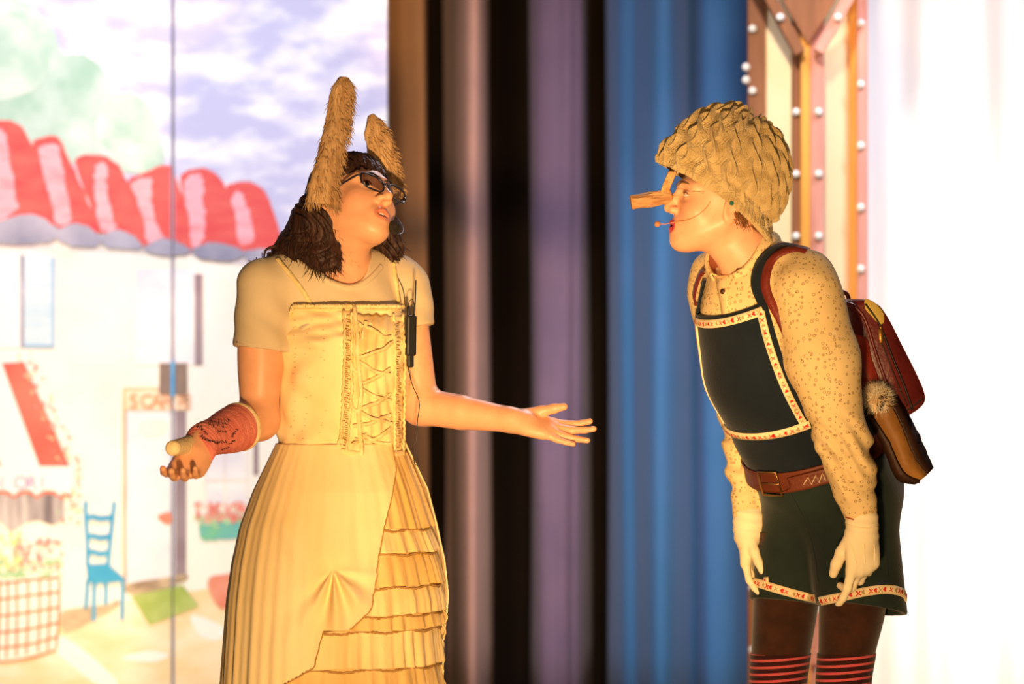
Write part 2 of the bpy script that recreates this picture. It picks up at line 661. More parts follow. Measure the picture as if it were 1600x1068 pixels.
drape('stage_drape', 'wide curtain, coloured as lit blue, hanging behind the stick-nosed actor',
      [(948, 3.1), (954, 2.98), (972, 2.86), (992, 2.84), (1004, 2.78), (1020, 2.70), (1036, 2.68), (1052, 2.71), (1068, 2.80), (1078, 2.86), (1088, 2.84),
       (1104, 2.78), (1130, 2.77), (1152, 2.80), (1172, 2.86), (1192, 2.84), (1216, 2.76), (1240, 2.84)], M['drape_blue_lit'], n=260)
leg = drape('masking_leg', 'flat brown masking leg between the painted flat and the dark gap',
            [(596, 2.52), (612, 2.50), (630, 2.49), (650, 2.50), (664, 2.52), (670, 2.56)], M['drape_brown'])

# ---- the painted scenery: two flats side by side, paint laid on as flat shapes
FY = 2.2
FK = (CAM_D + FY) / CAM_D / PXM


def fp(px, py, layer=0):
    return ((px - 800) * FK, FY - 0.0009 * layer, CAM_Z + (534 - py) * FK)


def paint_mat(name, c1, c2, scale=9, stretch=(1, 1, 1), contrast=(0.35, 0.65)):
    return material('paint_' + name, srgb(*c1), srgb(*c2), scale, 0.9, 0.08, 50, stretch, spec=0.1, contrast=contrast, detail=6)


PM = {
    'sky': paint_mat('sky', (200, 200, 234), (246, 246, 252), 5.5, (1, 1, 2.2), (0.42, 0.60)),
    'wall': paint_mat('wall', (250, 246, 243), (247, 234, 218), 5, (1, 1, 1), (0.45, 0.8)),
    'ground': paint_mat('ground', (246, 218, 176), (251, 238, 218), 5, (1, 1, 2.5), (0.40, 0.62)),
    'tree': paint_mat('tree', (170, 206, 190), (222, 234, 232), 8, (1, 1, 1), (0.36, 0.66)),
    'tree2': paint_mat('tree_light', (186, 216, 202), (230, 238, 234), 12, (1, 1, 1), (0.36, 0.66)),
    'red': paint_mat('tile_red', (236, 112, 106), (228, 90, 92), 10, (1, 1, 3)),
    'pink': paint_mat('tile_pink', (250, 184, 196), (246, 150, 160), 14, (1, 1, 4), (0.45, 0.75)),
    'slate': paint_mat('slate', (146, 146, 172), (196, 190, 208), 7, (1, 1, 1)),
    'mist': paint_mat('mist', (222, 212, 222), (248, 240, 232), 7, (1, 1, 1), (0.4, 0.6)),
    'lav': paint_mat('lavender', (226, 224, 240), (246, 244, 250), 7, (1, 1, 2), (0.35, 0.6)),
    'blueshut': paint_mat('shutter', (196, 222, 242), (226, 238, 248), 9, (1, 1, 3), (0.35, 0.65)),
    'blueline': paint_mat('blue_line', (140, 186, 228), (160, 196, 232), 9),
    'white': paint_mat('white', (252, 250, 248), (248, 246, 250), 9),
    'grey': paint_mat('grey', (150, 130, 140), (164, 146, 156), 12),
    'box': paint_mat('grey_box', (136, 118, 112), (148, 130, 122), 16),
    'sign': paint_mat('sign', (248, 216, 190), (252, 234, 216), 12),
    'ochre': paint_mat('ochre', (226, 176, 128), (240, 200, 160), 12),
    'letter': paint_mat('letter', (208, 140, 104), (222, 160, 124), 12),
    'mauveletter': paint_mat('mauve_letter', (176, 134, 190), (186, 146, 196), 12),
    'awning': paint_mat('awning_red', (236, 108, 96), (242, 128, 112), 7),
    'dark': paint_mat('dark_streak', (130, 118, 124), (226, 214, 214), 26, (1, 1, 0.10), (0.38, 0.62)),
    'chair': paint_mat('chair_blue', (64, 160, 210), (92, 178, 220), 10),
    'basket': paint_mat('basket', (190, 108, 76), (204, 134, 98), 14),
    'grass': paint_mat('grass', (168, 186, 100), (190, 204, 130), 22),
    'shadow': paint_mat('brown_streak', (150, 128, 112), (214, 190, 160), 14, (1, 1, 2), (0.35, 0.6)),
    'pot': paint_mat('pot', (228, 130, 110), (236, 160, 140), 12),
    'teal': paint_mat('teal', (110, 186, 196), (130, 200, 160), 16),
    'flower': paint_mat('flower', (232, 118, 118), (240, 160, 150), 30),
    'leaf': paint_mat('leaf', (166, 208, 160), (186, 220, 180), 30),
    'yellow': paint_mat('yellow', (244, 226, 140), (248, 236, 170), 30),
}
SEAM = 270.0


def clip_x(poly, x, keep_left):
    out = []
    n = len(poly)
    for i in range(n):
        a, b = poly[i], poly[(i + 1) % n]
        ia = (a[0] <= x) == keep_left
        ib = (b[0] <= x) == keep_left
        if ia:
            out.append(a)
        if ia != ib:
            t = (x - a[0]) / (b[0] - a[0])
            out.append((x, a[1] + t * (b[1] - a[1])))
    return out


def flat_panel(x0, x1, label):
    t = thing('backdrop_flat', label, 'backdrop', (fp((x0 + x1) / 2, 0)[0], FY, 0), group='painted street scenery flats')
    X0, X1 = fp(x0, 0)[0], fp(x1, 0)[0]
    vs = [(X0, FY, .01), (X1, FY, .01), (X1, FY, 3.0), (X0, FY, 3.0), (X0, FY + .03, .01), (X1, FY + .03, .01), (X1, FY + .03, 3.0), (X0, FY + .03, 3.0)]
    o = mesh_obj('canvas', vs, [(0, 1, 2, 3), (7, 6, 5, 4), (4, 5, 1, 0), (5, 6, 2, 1), (6, 7, 3, 2), (7, 4, 0, 3)], PM['sky'], t, smooth=False)
    return t


flatL = flat_panel(-420, 268.8, 'painted scenery flat with tree, awning and blue chair, left of the seam')
flatR = flat_panel(271.2, 605, 'painted scenery flat with the roof end, right of the seam behind the long-eared actor')
M['edge'] = material('flat_edge', srgb(190, 190, 214), srgb(170, 168, 196), 6, 0.8)
for (fl, xx) in ((flatL, 267.6), (flatR, 272.4)):
    box_between('edge_batten', fp(xx, 1100, 0), fp(xx, -250, 0), 0.0022, 0.012, M['edge'], fl, bevel=0)
M['lit_edge_bar'] = material('blue_lit_edge', srgb(80, 168, 236), srgb(110, 186, 242), 30, 0.5)  # blue light catching the flat's edge, put into the bar's colour
box_between('lit_edge_bar', fp(270.5, 620, 12), fp(270.5, 564, 12), 0.0105, 0.012, M['lit_edge_bar'], flatR, bevel=0.003)


def smooth_closed(pts, per=6):
    pts = np.asarray(pts, float)
    n = len(pts)
    out = []
    for i in range(n):
        a, b, c, d = pts[i - 1], pts[i], pts[(i + 1) % n], pts[(i + 2) % n]
        for t in np.linspace(0, 1, per, endpoint=False):
            out.append(0.5 * (2 * b + (c - a) * t + (2 * a - 5 * b + 4 * c - d) * t ** 2 + (3 * b - a - 3 * c + d) * t ** 3))
    return [tuple(p) for p in out]


_coats = [0]


def paint(name, pts, mat, layer, curve=True, rough=0.0, label=None):
    _coats[0] += 1
    layer = layer + 0.02 * (_coats[0] % 45)                            # every coat of paint lies on top of the last
    pts = smooth_closed(pts) if curve else [tuple(map(float, p)) for p in pts]
    if rough:
        pts = [(p[0] + random.gauss(0, rough), p[1] + random.gauss(0, rough)) for p in pts]
    for fl, left, lim in ((flatL, True, 268.8), (flatR, False, 271.2)):
        q = clip_x(pts, lim, left)
        if left is False:
            q = clip_x(q, 604.5, True) if len(q) > 2 else q
        if len(q) < 3:
            continue
        o = mesh_obj(name, [fp(a, b, layer) for a, b in q], [tuple(range(len(q)))], PM[mat], fl, smooth=False)
        if label:
            o['label'] = label
        if o.data.polygons[0].normal.y > 0:
            o.data.flip_normals()


def rect(x0, y0, x1, y1):
    return [(x0, y0), (x1, y0), (x1, y1), (x0, y1)]


paint('painted_wall', [(-420, 330), (0, 362), (100, 378), (260, 384), (430, 396), (605, 400), (605, 925), (400, 935), (200, 960), (-420, 985)], 'wall', 1, False)
paint('painted_ground', [(-420, 985), (0, 985), (120, 960), (200, 938), (320, 920), (420, 905), (605, 900), (605, 1110), (605, 1250), (-420, 1250)], 'ground', 2, False)
paint('painted_mist', [(-420, 330), (0, 352), (100, 368), (260, 378), (450, 388), (470, 402), (400, 418), (320, 400), (250, 398), (150, 392), (60, 390), (-420, 360)], 'mist', 2)
paint('painted_tree', [(-200, -60), (-60, -30), (20, -6), (60, 18), (86, 50), (97, 84), (130, 86), (158, 104), (182, 140), (212, 146), (238, 172), (249, 210), (257, 238),
                       (250, 262), (224, 274), (150, 262), (60, 250), (-200, 230)], 'tree', 3, rough=0.8, label='pale green painted tree crown')
paint('painted_tree_bough', [(150, 190), (166, 160), (190, 146), (216, 150), (236, 172), (247, 208), (252, 240), (240, 264), (214, 268), (180, 246), (156, 220)], 'tree2', 4, rough=0.8)
paint('painted_tree_bough', [(-40, 60), (10, 20), (56, 30), (80, 70), (70, 120), (30, 150), (-40, 150)], 'tree2', 4, rough=0.8)
tiles = [
    [(-160, 322), (-156, 190), (-112, 164), (-76, 170), (-52, 210), (-30, 270), (-14, 336), (-60, 334), (-120, 328)],
    [(-250, 312), (-244, 170), (-204, 146), (-166, 150), (-142, 190), (-120, 250), (-104, 326), (-150, 322), (-210, 316)],
    [(-340, 300), (-334, 156), (-294, 130), (-256, 134), (-232, 174), (-210, 234), (-194, 314), (-240, 310), (-300, 304)],
    [(-70, 330), (-66, 215), (-20, 192), (20, 190), (44, 214), (64, 270), (86, 350), (40, 346), (-20, 338)],
    [(50, 228), (70, 214), (92, 216), (108, 248), (136, 310), (158, 362), (120, 358), (88, 352), (66, 280)],
    [(118, 252), (146, 242), (172, 248), (196, 276), (212, 330), (226, 384), (190, 376), (160, 364), (138, 310)],
    [(200, 284), (226, 270), (258, 258), (272, 268), (290, 330), (302, 392), (264, 390), (228, 384), (212, 330)],
    [(282, 278), (304, 264), (328, 266), (348, 284), (362, 330), (380, 390), (340, 390), (302, 392), (290, 330)],
    [(352, 296), (374, 284), (396, 286), (416, 302), (430, 340), (442, 388), (410, 392), (380, 391), (366, 340)]]
for q in tiles:
    paint('painted_roof_tile', q, 'red', 6, rough=0.6, label='red painted roof tile')
for q in ([(-10, 214), (8, 206), (14, 240), (26, 310), (24, 328), (-10, 340)], [(62, 232), (90, 226), (96, 250), (108, 310), (112, 344), (90, 350), (78, 310), (68, 270)],
          [(148, 262), (166, 258), (168, 300), (176, 340), (182, 358), (158, 358), (150, 310)], [(206, 288), (236, 278), (236, 310), (246, 350), (254, 370), (232, 378), (222, 336)],
          [(288, 284), (316, 272), (318, 310), (320, 350), (318, 376), (300, 384), (294, 340)], [(362, 310), (374, 298), (386, 320), (396, 360), (394, 378), (374, 380), (368, 340)]):
    paint('painted_highlight', q, 'pink', 7, rough=1.2)
for q in ([(-60, 358), (0, 345), (40, 334), (70, 342), (90, 360), (84, 376), (40, 382), (-60, 376)], [(86, 366), (110, 349), (134, 352), (158, 370), (150, 384), (110, 384)],
          [(156, 372), (178, 360), (202, 364), (222, 382), (214, 390), (170, 386)], [(226, 386), (250, 374), (276, 376), (300, 392), (270, 400), (236, 396)],
          [(300, 392), (322, 380), (350, 380), (382, 394), (360, 408), (318, 404)], [(380, 394), (404, 388), (440, 390), (450, 402), (410, 412), (386, 406)]):
    paint('painted_eave', q, 'slate', 8, rough=0.8, label='slate grey painted eave shadow')
# windows, shutters, door, sign
paint('painted_window', rect(-60, 397, 33, 543), 'white', 3, False)
paint('painted_window_edge', rect(32, 398, 38, 543), 'slate', 4, False)
paint('painted_shutter', rect(38, 402, 85, 543), 'blueshut', 4, False)
paint('painted_shutter_edge', rect(38, 538, 86, 543), 'blueline', 5, False)
paint('painted_shutter_edge', rect(82, 402, 86, 543), 'blueline', 5, False)
paint('painted_window', rect(212, 420, 305, 570), 'lav', 3, False)
paint('painted_window_edge', rect(304, 428, 317, 570), 'grey', 4, False)
paint('painted_letter_box', rect(249, 567, 293, 617), 'box', 6, False)
paint('painted_sign', rect(193, 607, 295, 640), 'sign', 4, False)
paint('painted_sign_edge', rect(193, 606, 250, 609), 'ochre', 5, False)
paint('painted_sign_edge', rect(192, 606, 196, 920), 'ochre', 5, False)
paint('painted_door', rect(197, 642, 274, 912), 'lav', 4, False)
paint('painted_door_edge', rect(274, 642, 291, 906), 'grey', 4, False)
paint('painted_door_edge', rect(196, 642, 199, 910), 'slate', 5, False)
paint('painted_door_shade', [(215, 664), (240, 654), (262, 660), (258, 676), (230, 684)], 'mist', 5)
paint('painted_door_sill', [(200, 912), (270, 900), (290, 896), (290, 906), (240, 922), (202, 926)], 'shadow', 5)
paint('painted_red_shelf', [(246, 806), (266, 800), (268, 816), (258, 818)], 'pot', 6)
paint('painted_window', rect(322, 690, 390, 786), 'lav', 3, False)
for x in (320, 350, 384):
    paint('painted_window_bar', rect(x, 690, x + 3, 800), 'mist', 5, False)
paint('painted_window_bar', rect(322, 748, 390, 751), 'mist', 5, False)
paint('painted_window_edge', rect(396, 690, 404, 742), 'grey', 4, False)
paint('painted_planter', [(312, 820), (330, 818), (392, 816), (394, 836), (350, 842), (318, 842)], 'teal', 5, rough=1)
# awning with its lettered valance
paint('painted_awning', [(-90, 566), (40, 565), (112, 730), (-90, 734)], 'white', 4, False)
paint('painted_awning_stripe', [(3, 567), (38, 565), (110, 729), (63, 731)], 'awning', 5, False, label='red painted awning stripe')
paint('painted_awning_stripe', [(-90, 600), (-60, 575), (2, 727), (2, 733), (-40, 733)], 'awning', 5, False, label='red painted awning stripe')
val = [(-90, 728), (112, 728), (114, 745), (112, 768)]
sc = []
for x in np.arange(112, -92, -6.0):
    u = ((112 - x) / 36.0) % 1.0
    sc.append((x, 774 - 9 * abs(math.cos(math.pi * u)) ** 0.6 * (0.4 if x > 105 else 1)))
paint('painted_dark_doorway', [(-90, 772), (100, 772), (101, 812), (82, 820), (60, 812), (40, 816), (18, 830), (-2, 812), (-90, 812)], 'dark', 4, False)
paint('painted_valance_edge', [(-90, 740), (112, 740)] + [(x, y + 5) for x, y in sc], 'awning', 6, False)
paint('painted_valance', val + sc, 'white', 7, False)


def letters(text, x0, base, height, mat, layer, fl, advance):
    for i, chx in enumerate(text):
        cu = bpy.data.curves.new('letter', 'FONT')
        cu.body = chx
        cu.size = height * FK * 1.42
        tmp = bpy.data.objects.new('letter', cu)
        COL.objects.link(tmp)
        dg = bpy.context.evaluated_depsgraph_get()
        me = bpy.data.meshes.new_from_object(tmp.evaluated_get(dg))
        bpy.data.objects.remove(tmp)
        me.name = 'letter'
        me.materials.clear()
        me.materials.append(PM[mat])
        o = bpy.data.objects.new('letter', me)
        COL.objects.link(o)
        o.rotation_euler = (math.pi / 2, 0, 0)
        o.location = fp(x0 + i * advance, base, layer)
        put_under(o, fl)


letters('FIORI', -21, 763, 20, 'mauveletter', 9, flatL, 21)
letters('SCAR', 202, 637, 22, 'letter', 8, flatL, 16.5)
letters('PE', 277, 637, 20, 'letter', 8, flatR, 9)


def stroke(name, pts, w, mat, layer, n=14):
    c = catmull([(a, b) for a, b in pts], n)
    t = np.gradient(c, axis=0)
    t /= np.linalg.norm(t, axis=1)[:, None] + 1e-9
    s = np.stack([-t[:, 1], t[:, 0]], 1) * w / 2
    _coats[0] += 1
    layer = layer + 0.02 * (_coats[0] % 45)
    q = np.stack([c + s, c - s], 1).reshape(-1, 2)                      # every stroke of this kind lies on the flat left of the seam
    o = mesh_obj(name, [fp(a, b, layer) for a, b in q], [tuple(f) for f in grid_faces(n, 2, False)], PM[mat], flatL, smooth=False)
    if o.data.polygons[0].normal.y > 0:
        o.data.flip_normals()


# blue painted chair
for a in ([(135, 782), (134, 800), (137, 850), (137, 884)], [(179, 783), (176, 810), (172, 850), (169, 884)]):
    stroke('painted_chair_post', a, 6.5, 'chair', 8)
for y, x1 in ((808, 177), (838, 173), (863, 171)):
    stroke('painted_chair_slat', [(136, y + 1), (146, y - 1), (156, y + 2), (x1, y)], 8, 'chair', 8)
paint('painted_chair_seat', [(135, 882), (168, 880), (196, 904), (190, 908), (150, 912), (137, 908)], 'chair', 9, False)
for a in ([(137, 905), (136, 928), (134, 950)], [(148, 908), (147, 940), (147, 970)], [(165, 908), (166, 925), (165, 944)], [(192, 904), (192, 935), (191, 968)]):
    stroke('painted_chair_leg', a, 6, 'chair', 8)
paint('painted_chair_shadow', [(96, 956), (130, 948), (168, 944), (186, 938), (180, 950), (150, 966), (104, 986)], 'shadow', 5, rough=1)
# basket of flowers
paint('painted_basket', [(-60, 905), (95, 900), (90, 1012), (10, 1034), (-60, 1040)], 'wall', 5, False)
for x, x2 in ((-20, -22), (0, -3), (13, 10), (26, 26), (44, 42), (62, 60), (78, 75), (93, 89)):
    stroke('painted_basket_cane', [(x, 906), ((x + x2) / 2 + 1, 960), (x2, 1030 - max(x, 0) * 0.2)], 3.2, 'basket', 7)
for i, y in enumerate((908, 932, 958, 984, 1008, 1030)):
    stroke('painted_basket_cane', [(-60, y + 4), (0, y + 3), (14, y + 2), (50, y - 3), (93 - i * 0.8, y - 6 - i * 2)], 3.2, 'basket', 7)


def dabs(name, cx, cy, rx, ry, n, mat, layer, size):
    b = {True: Bag(), False: Bag()}
    for _ in range(n):
        x, y = cx + random.uniform(-1, 1) * rx, cy + random.uniform(-1, 1) * ry
        s = size * random.uniform(0.6, 1.4)
        left = x < 262
        if not left and x < 278:
            continue
        q = [fp(x + s * math.cos(k), y + s * random.uniform(.7, 1.3) * math.sin(k), layer + 0.3 * random.random()) for k in np.linspace(0, 6.28, 7)[:-1]]
        b[left].add(q, [(5, 4, 3, 2, 1, 0)])
    for left, fl in ((True, flatL), (False, flatR)):
        if b[left].n:
            o = b[left].build(name, PM[mat], fl, smooth=False)
            o['kind'] = 'stuff'


dabs('painted_blossom', 60, 866, 40, 26, 60, 'flower', 8, 2.6)
dabs('painted_blossom', 0, 860, 36, 26, 40, 'yellow', 8, 3.0)
dabs('painted_leaf', 40, 888, 58, 14, 70, 'leaf', 7, 3.2)
dabs('painted_blossom', 350, 800, 44, 15, 70, 'flower', 8, 3.0)
dabs('painted_leaf', 352, 812, 46, 10, 40, 'leaf', 7, 3.0)
for i in range(26):
    u = i / 25
    dabs('painted_vine', 40 + 70 * min(1, u * 1.5), 558 + 250 * u, 14 + 6 * u, 8, 4, 'flower' if i % 3 else 'leaf', 6, 2.2)
paint('painted_grass_mat', [(205, 930), (286, 914), (311, 946), (234, 976)], 'grass', 6, False, label='green painted grass mat')
paint('painted_pot', [(324, 912), (336, 898), (368, 898), (372, 930), (350, 950), (336, 940)], 'pot', 6, rough=1)
for q in ([(60, 990), (110, 1000), (180, 1060), (170, 1080), (100, 1030)], [(190, 1028), (230, 1016), (264, 1022), (240, 1034)], [(300, 960), (350, 980), (340, 1000), (310, 990)]):
    paint('painted_path_stroke', q, 'white', 3)

# ---- lit booth of painted timber with rows of bulbs, behind the stick-nosed actor
M['timber'] = material('brown_timber', srgb(150, 98, 66), srgb(132, 84, 56), 6, 0.55, 0.1, 40, (6, 6, 0.6))
M['pinktimber'] = material('pink_timber', srgb(212, 154, 146), srgb(200, 140, 132), 6, 0.55, 0.1, 40, (6, 6, 0.6))
M['gold'] = material('gold_moulding', srgb(232, 170, 84), srgb(222, 154, 70), 8, 0.4, 0.1, 40, (6, 6, 0.6))
M['cream'] = material('cream_panel', srgb(250, 232, 196), srgb(246, 224, 182), 3, 0.7)
M['bulb'] = material('white_glass_bulb', (0.86, 0.85, 0.86), (0.80, 0.80, 0.84), 6, 0.15, spec=0.6)
booth = thing('show_booth', 'timber booth with cream panels and rows of white bulbs behind the knitted cap', 'booth', P(1262, 0, 1.7) * V(1, 1, 0))
BT, BB = -260, 1105


def zpt(px, y, z):
    return V((px - 800) / PXM * (CAM_D + y) / CAM_D, y, z)


def post(name, x0, x1, y, mat, d=0.05, z0=0.0, z1=2.75):
    xm = (x0 + x1) / 2
    w = (x1 - x0) / PXM * (CAM_D + y) / CAM_D
    return box_between(name, zpt(xm, y, z0), zpt(xm, y, z1), w, d, mat, booth)


def slab(name, corners, mat, thick=0.02):
    c = [np.asarray(q, float) for q in corners]
    back = [q + V(0, thick, 0) for q in c]
    n = len(c)
    fs = [tuple(range(n)), tuple(range(2 * n - 1, n - 1, -1))] + [(i, (i + 1) % n, n + (i + 1) % n, n + i) for i in range(n)]
    o = mesh_obj(name, c + back, fs, mat, booth, smooth=False)
    fix_normals(o)
    return o


slab('panel', [zpt(1190, 1.66, 0.02), zpt(1244, 1.62, 0.02), zpt(1244, 1.62, 2.72), zpt(1190, 1.66, 2.72)], M['cream'])
slab('panel', [zpt(1282, 1.62, 0.02), zpt(1334, 1.74, 0.02), zpt(1334, 1.74, 2.72), zpt(1282, 1.62, 2.72)], M['cream'])
post('corner_post', 1168, 1196, 1.67, M['timber'], 0.05)
post('inner_stile', 1237, 1251, 1.60, M['timber'], 0.05)
post('gold_stile', 1250, 1265, 1.585, M['gold'], 0.06)
post('pink_stile', 1264, 1287, 1.60, M['pinktimber'], 0.05)
post('gold_stile', 1327, 1339, 1.73, M['gold'], 0.06)
post('outer_stile', 1338, 1355, 1.70, M['pinktimber'], 0.05)
slab('gable_panel', [P(1262, 68, 1.535), P(1206, -30, 1.535), P(1150, -130, 1.535), P(1380, -130, 1.535), P(1326, -30, 1.535)], M['timber'], 0.02)
box_between('brace', P(1250, 84, 1.525), P(1140, -118, 1.525), 0.030, 0.04, M['timber'], booth)
box_between('brace', P(1278, 82, 1.525), P(1390, -118, 1.525), 0.030, 0.04, M['pinktimber'], booth)
sph = bmesh.new()
bmesh.ops.create_uvsphere(sph, u_segments=12, v_segments=8, radius=0.0112)
bulb_me = bpy.data.meshes.new('bulb')
sph.to_mesh(bulb_me)
sph.free()
bulb_me.materials.append(M['bulb'])
for p in bulb_me.polygons:
    p.use_smooth = True
spots = [(1176, y, 1.64) for y in np.arange(-52, 1100, 97)] + [(1244, y, 1.57) for y in np.arange(78, 1100, 97)]
spots += [(1279, y, 1.57) for y in np.arange(78, 1100, 97)] + [(1345, y, 1.67) for y in np.arange(-60, 1100, 96)]
spots += [(1166, 105, 1.65), (1166, 125, 1.65), (1219, 27, 1.495), (1309, 27, 1.495)]
for (x, y, d) in spots:
    o = bpy.data.objects.new('bulb', bulb_me)
    COL.objects.link(o)
    o.location = P(x, y, d)
    put_under(o, booth)

# ---- white sheet hung beside the booth
M['sheet'] = material('white_sheet', (0.84, 0.83, 0.85), (0.78, 0.76, 0.80), 2.5, 0.85, 0.25, 14, (1.4, 1, 0.5), spec=0.1)
n, m = 150, 90
xx = np.linspace(1318, 1960, n)
zz = np.linspace(0.01, 3.1, m)
pts = np.zeros((m, n, 3))
for i, z in enumerate(zz):
    u = (xx - 1352) / 608.0
    y = 2.32 + 0.018 * np.sin(u * 26 + 0.5 * np.sin(z * 1.3)) + 0.010 * np.sin(u * 61 + z * 1.1) + 0.006 * snoise(xx * 0.01, z + 0 * xx, 0 * xx, 5, 3) - 0.02 * np.sin(z * 1.4)
    y = y - 0.004 * np.exp(-((z - 1.70) / 0.01) ** 2)
    pts[i, :, 0] = (xx - 800) / PXM * (CAM_D + 2.32) / CAM_D
    pts[i, :, 1] = y
    pts[i, :, 2] = z
sh = mesh_obj('hanging_sheet', pts.reshape(-1, 3), grid_faces(m, n, False), M['sheet'])
sh.modifiers.new('cloth', 'SOLIDIFY').thickness = 0.003
tag(sh, 'plain white cloth sheet hanging to the right of the booth', 'sheet')

# ================================================================== people: shared builders
class Frame:
    """local axes: l = the person's left, f = forward, u = up"""
    def __init__(self, o, yaw=0, pitch=0, roll=0, s=1.0):
        y, p, r = map(math.radians, (yaw, pitch, roll))
        f = V(math.sin(y), -math.cos(y), 0)
        l = V(math.cos(y), math.sin(y), 0)
        u = V(0, 0, 1)
        f, u = f * math.cos(p) + u * math.sin(p), u * math.cos(p) - f * math.sin(p)
        l, u = l * math.cos(r) + u * math.sin(r), u * math.cos(r) - l * math.sin(r)
        self.o, self.l, self.f, self.u, self.s = np.asarray(o, float), l, f, u, s
        self.A = np.stack([l, f, u])

    def w(self, a, b, c):
        return self.o + self.s * (self.l * a + self.f * b + self.u * c)

    def loc(self, pts):
        return (np.asarray(pts) - self.o) @ self.A.T / self.s


def add_head(F, H, mouth=0.5, lid=0.55, nose=1.0, ears=True):
    s = H.s
    E = lambda c, r, k=0.012, sub=False, A=None: F.ell(H.w(*c), np.array(r) * s, H.A if A is None else A, k * s, sub)
    C = lambda a, b, r1, r2, k=0.012, sub=False: F.cone(H.w(*a), H.w(*b), r1 * s, r2 * s, k * s, sub)
    E((0, -0.016, 0.030), (0.072, 0.092, 0.080), 0.01)
    E((0, 0.026, -0.012), (0.061, 0.062, 0.082), 0.03)
    E((0, 0.028, -0.062), (0.046, 0.050, 0.037), 0.03)
    C((0, 0.068, -0.094), (0, 0.060, -0.088), 0.0135, 0.017, 0.020)                 # chin
    for e in (-1, 1):
        C((e * 0.054, -0.004, -0.044), (e * 0.016, 0.057, -0.088), 0.012, 0.012, 0.040)   # jaw line
        E((e * 0.037, 0.052, -0.028), (0.025, 0.024, 0.023), 0.022)                # cheek
        C((e * 0.012, 0.084, 0.020), (e * 0.046, 0.064, 0.020), 0.009, 0.008, 0.016)      # brow
    C((0, 0.080, 0.014), (0, 0.096, -0.010), 0.0085, 0.0075, 0.012)
    C((0, 0.096, -0.010), (0, 0.088 + 0.020 * nose, -0.031), 0.0078, 0.0105, 0.006)
    for e in (-1, 1):
        E((e * 0.0115, 0.092 + 0.002 * nose, -0.034), (0.0085, 0.011, 0.0080), 0.005)
        E((e * 0.0070, 0.098 + 0.004 * nose, -0.0425), (0.0036, 0.005, 0.004), 0.002, True)
    # mouth
    E((0, 0.074, -0.066), (0.026, 0.018, 0.019), 0.014)
    for e in (-1, 1):
        C((e * 0.019, 0.083, -0.0640), (e * 0.003, 0.0915, -0.0595), 0.0024, 0.0042, 0.004)
        C((e * 0.018, 0.082, -0.0660 - 0.006 * mouth), (0, 0.0885, -0.0700 - 0.008 * mouth), 0.0026, 0.0046, 0.004)
    E((0, 0.097, -0.0652 - 0.004 * mouth), (0.0175, 0.016, 0.0012 + 0.0062 * mouth), 0.002, True)
    # eyes: socket, lids round the eyeball, the slit between them
    for e in (-1, 1):
        E((e * 0.032, 0.093, 0.002), (0.019, 0.016, 0.0115), 0.014, True)
        E((e * 0.0315, 0.0685, 0.000), (0.0145, 0.0145, 0.0135), 0.004)
        E((e * 0.0320, 0.084, -0.0008), (0.0140, 0.0125, 0.0012 + 0.0062 * lid), 0.0015, True)
    if ears:
        for e in (-1, 1):
            A = np.stack([unit(H.l + H.f * -0.35 * e), unit(H.f + H.l * 0.35 * e), H.u])
            E((e * 0.074, -0.014, -0.012), (0.008, 0.019, 0.031), 0.006, False, A)
            E((e * 0.083, -0.010, -0.008), (0.006, 0.011, 0.019), 0.004, True, A)


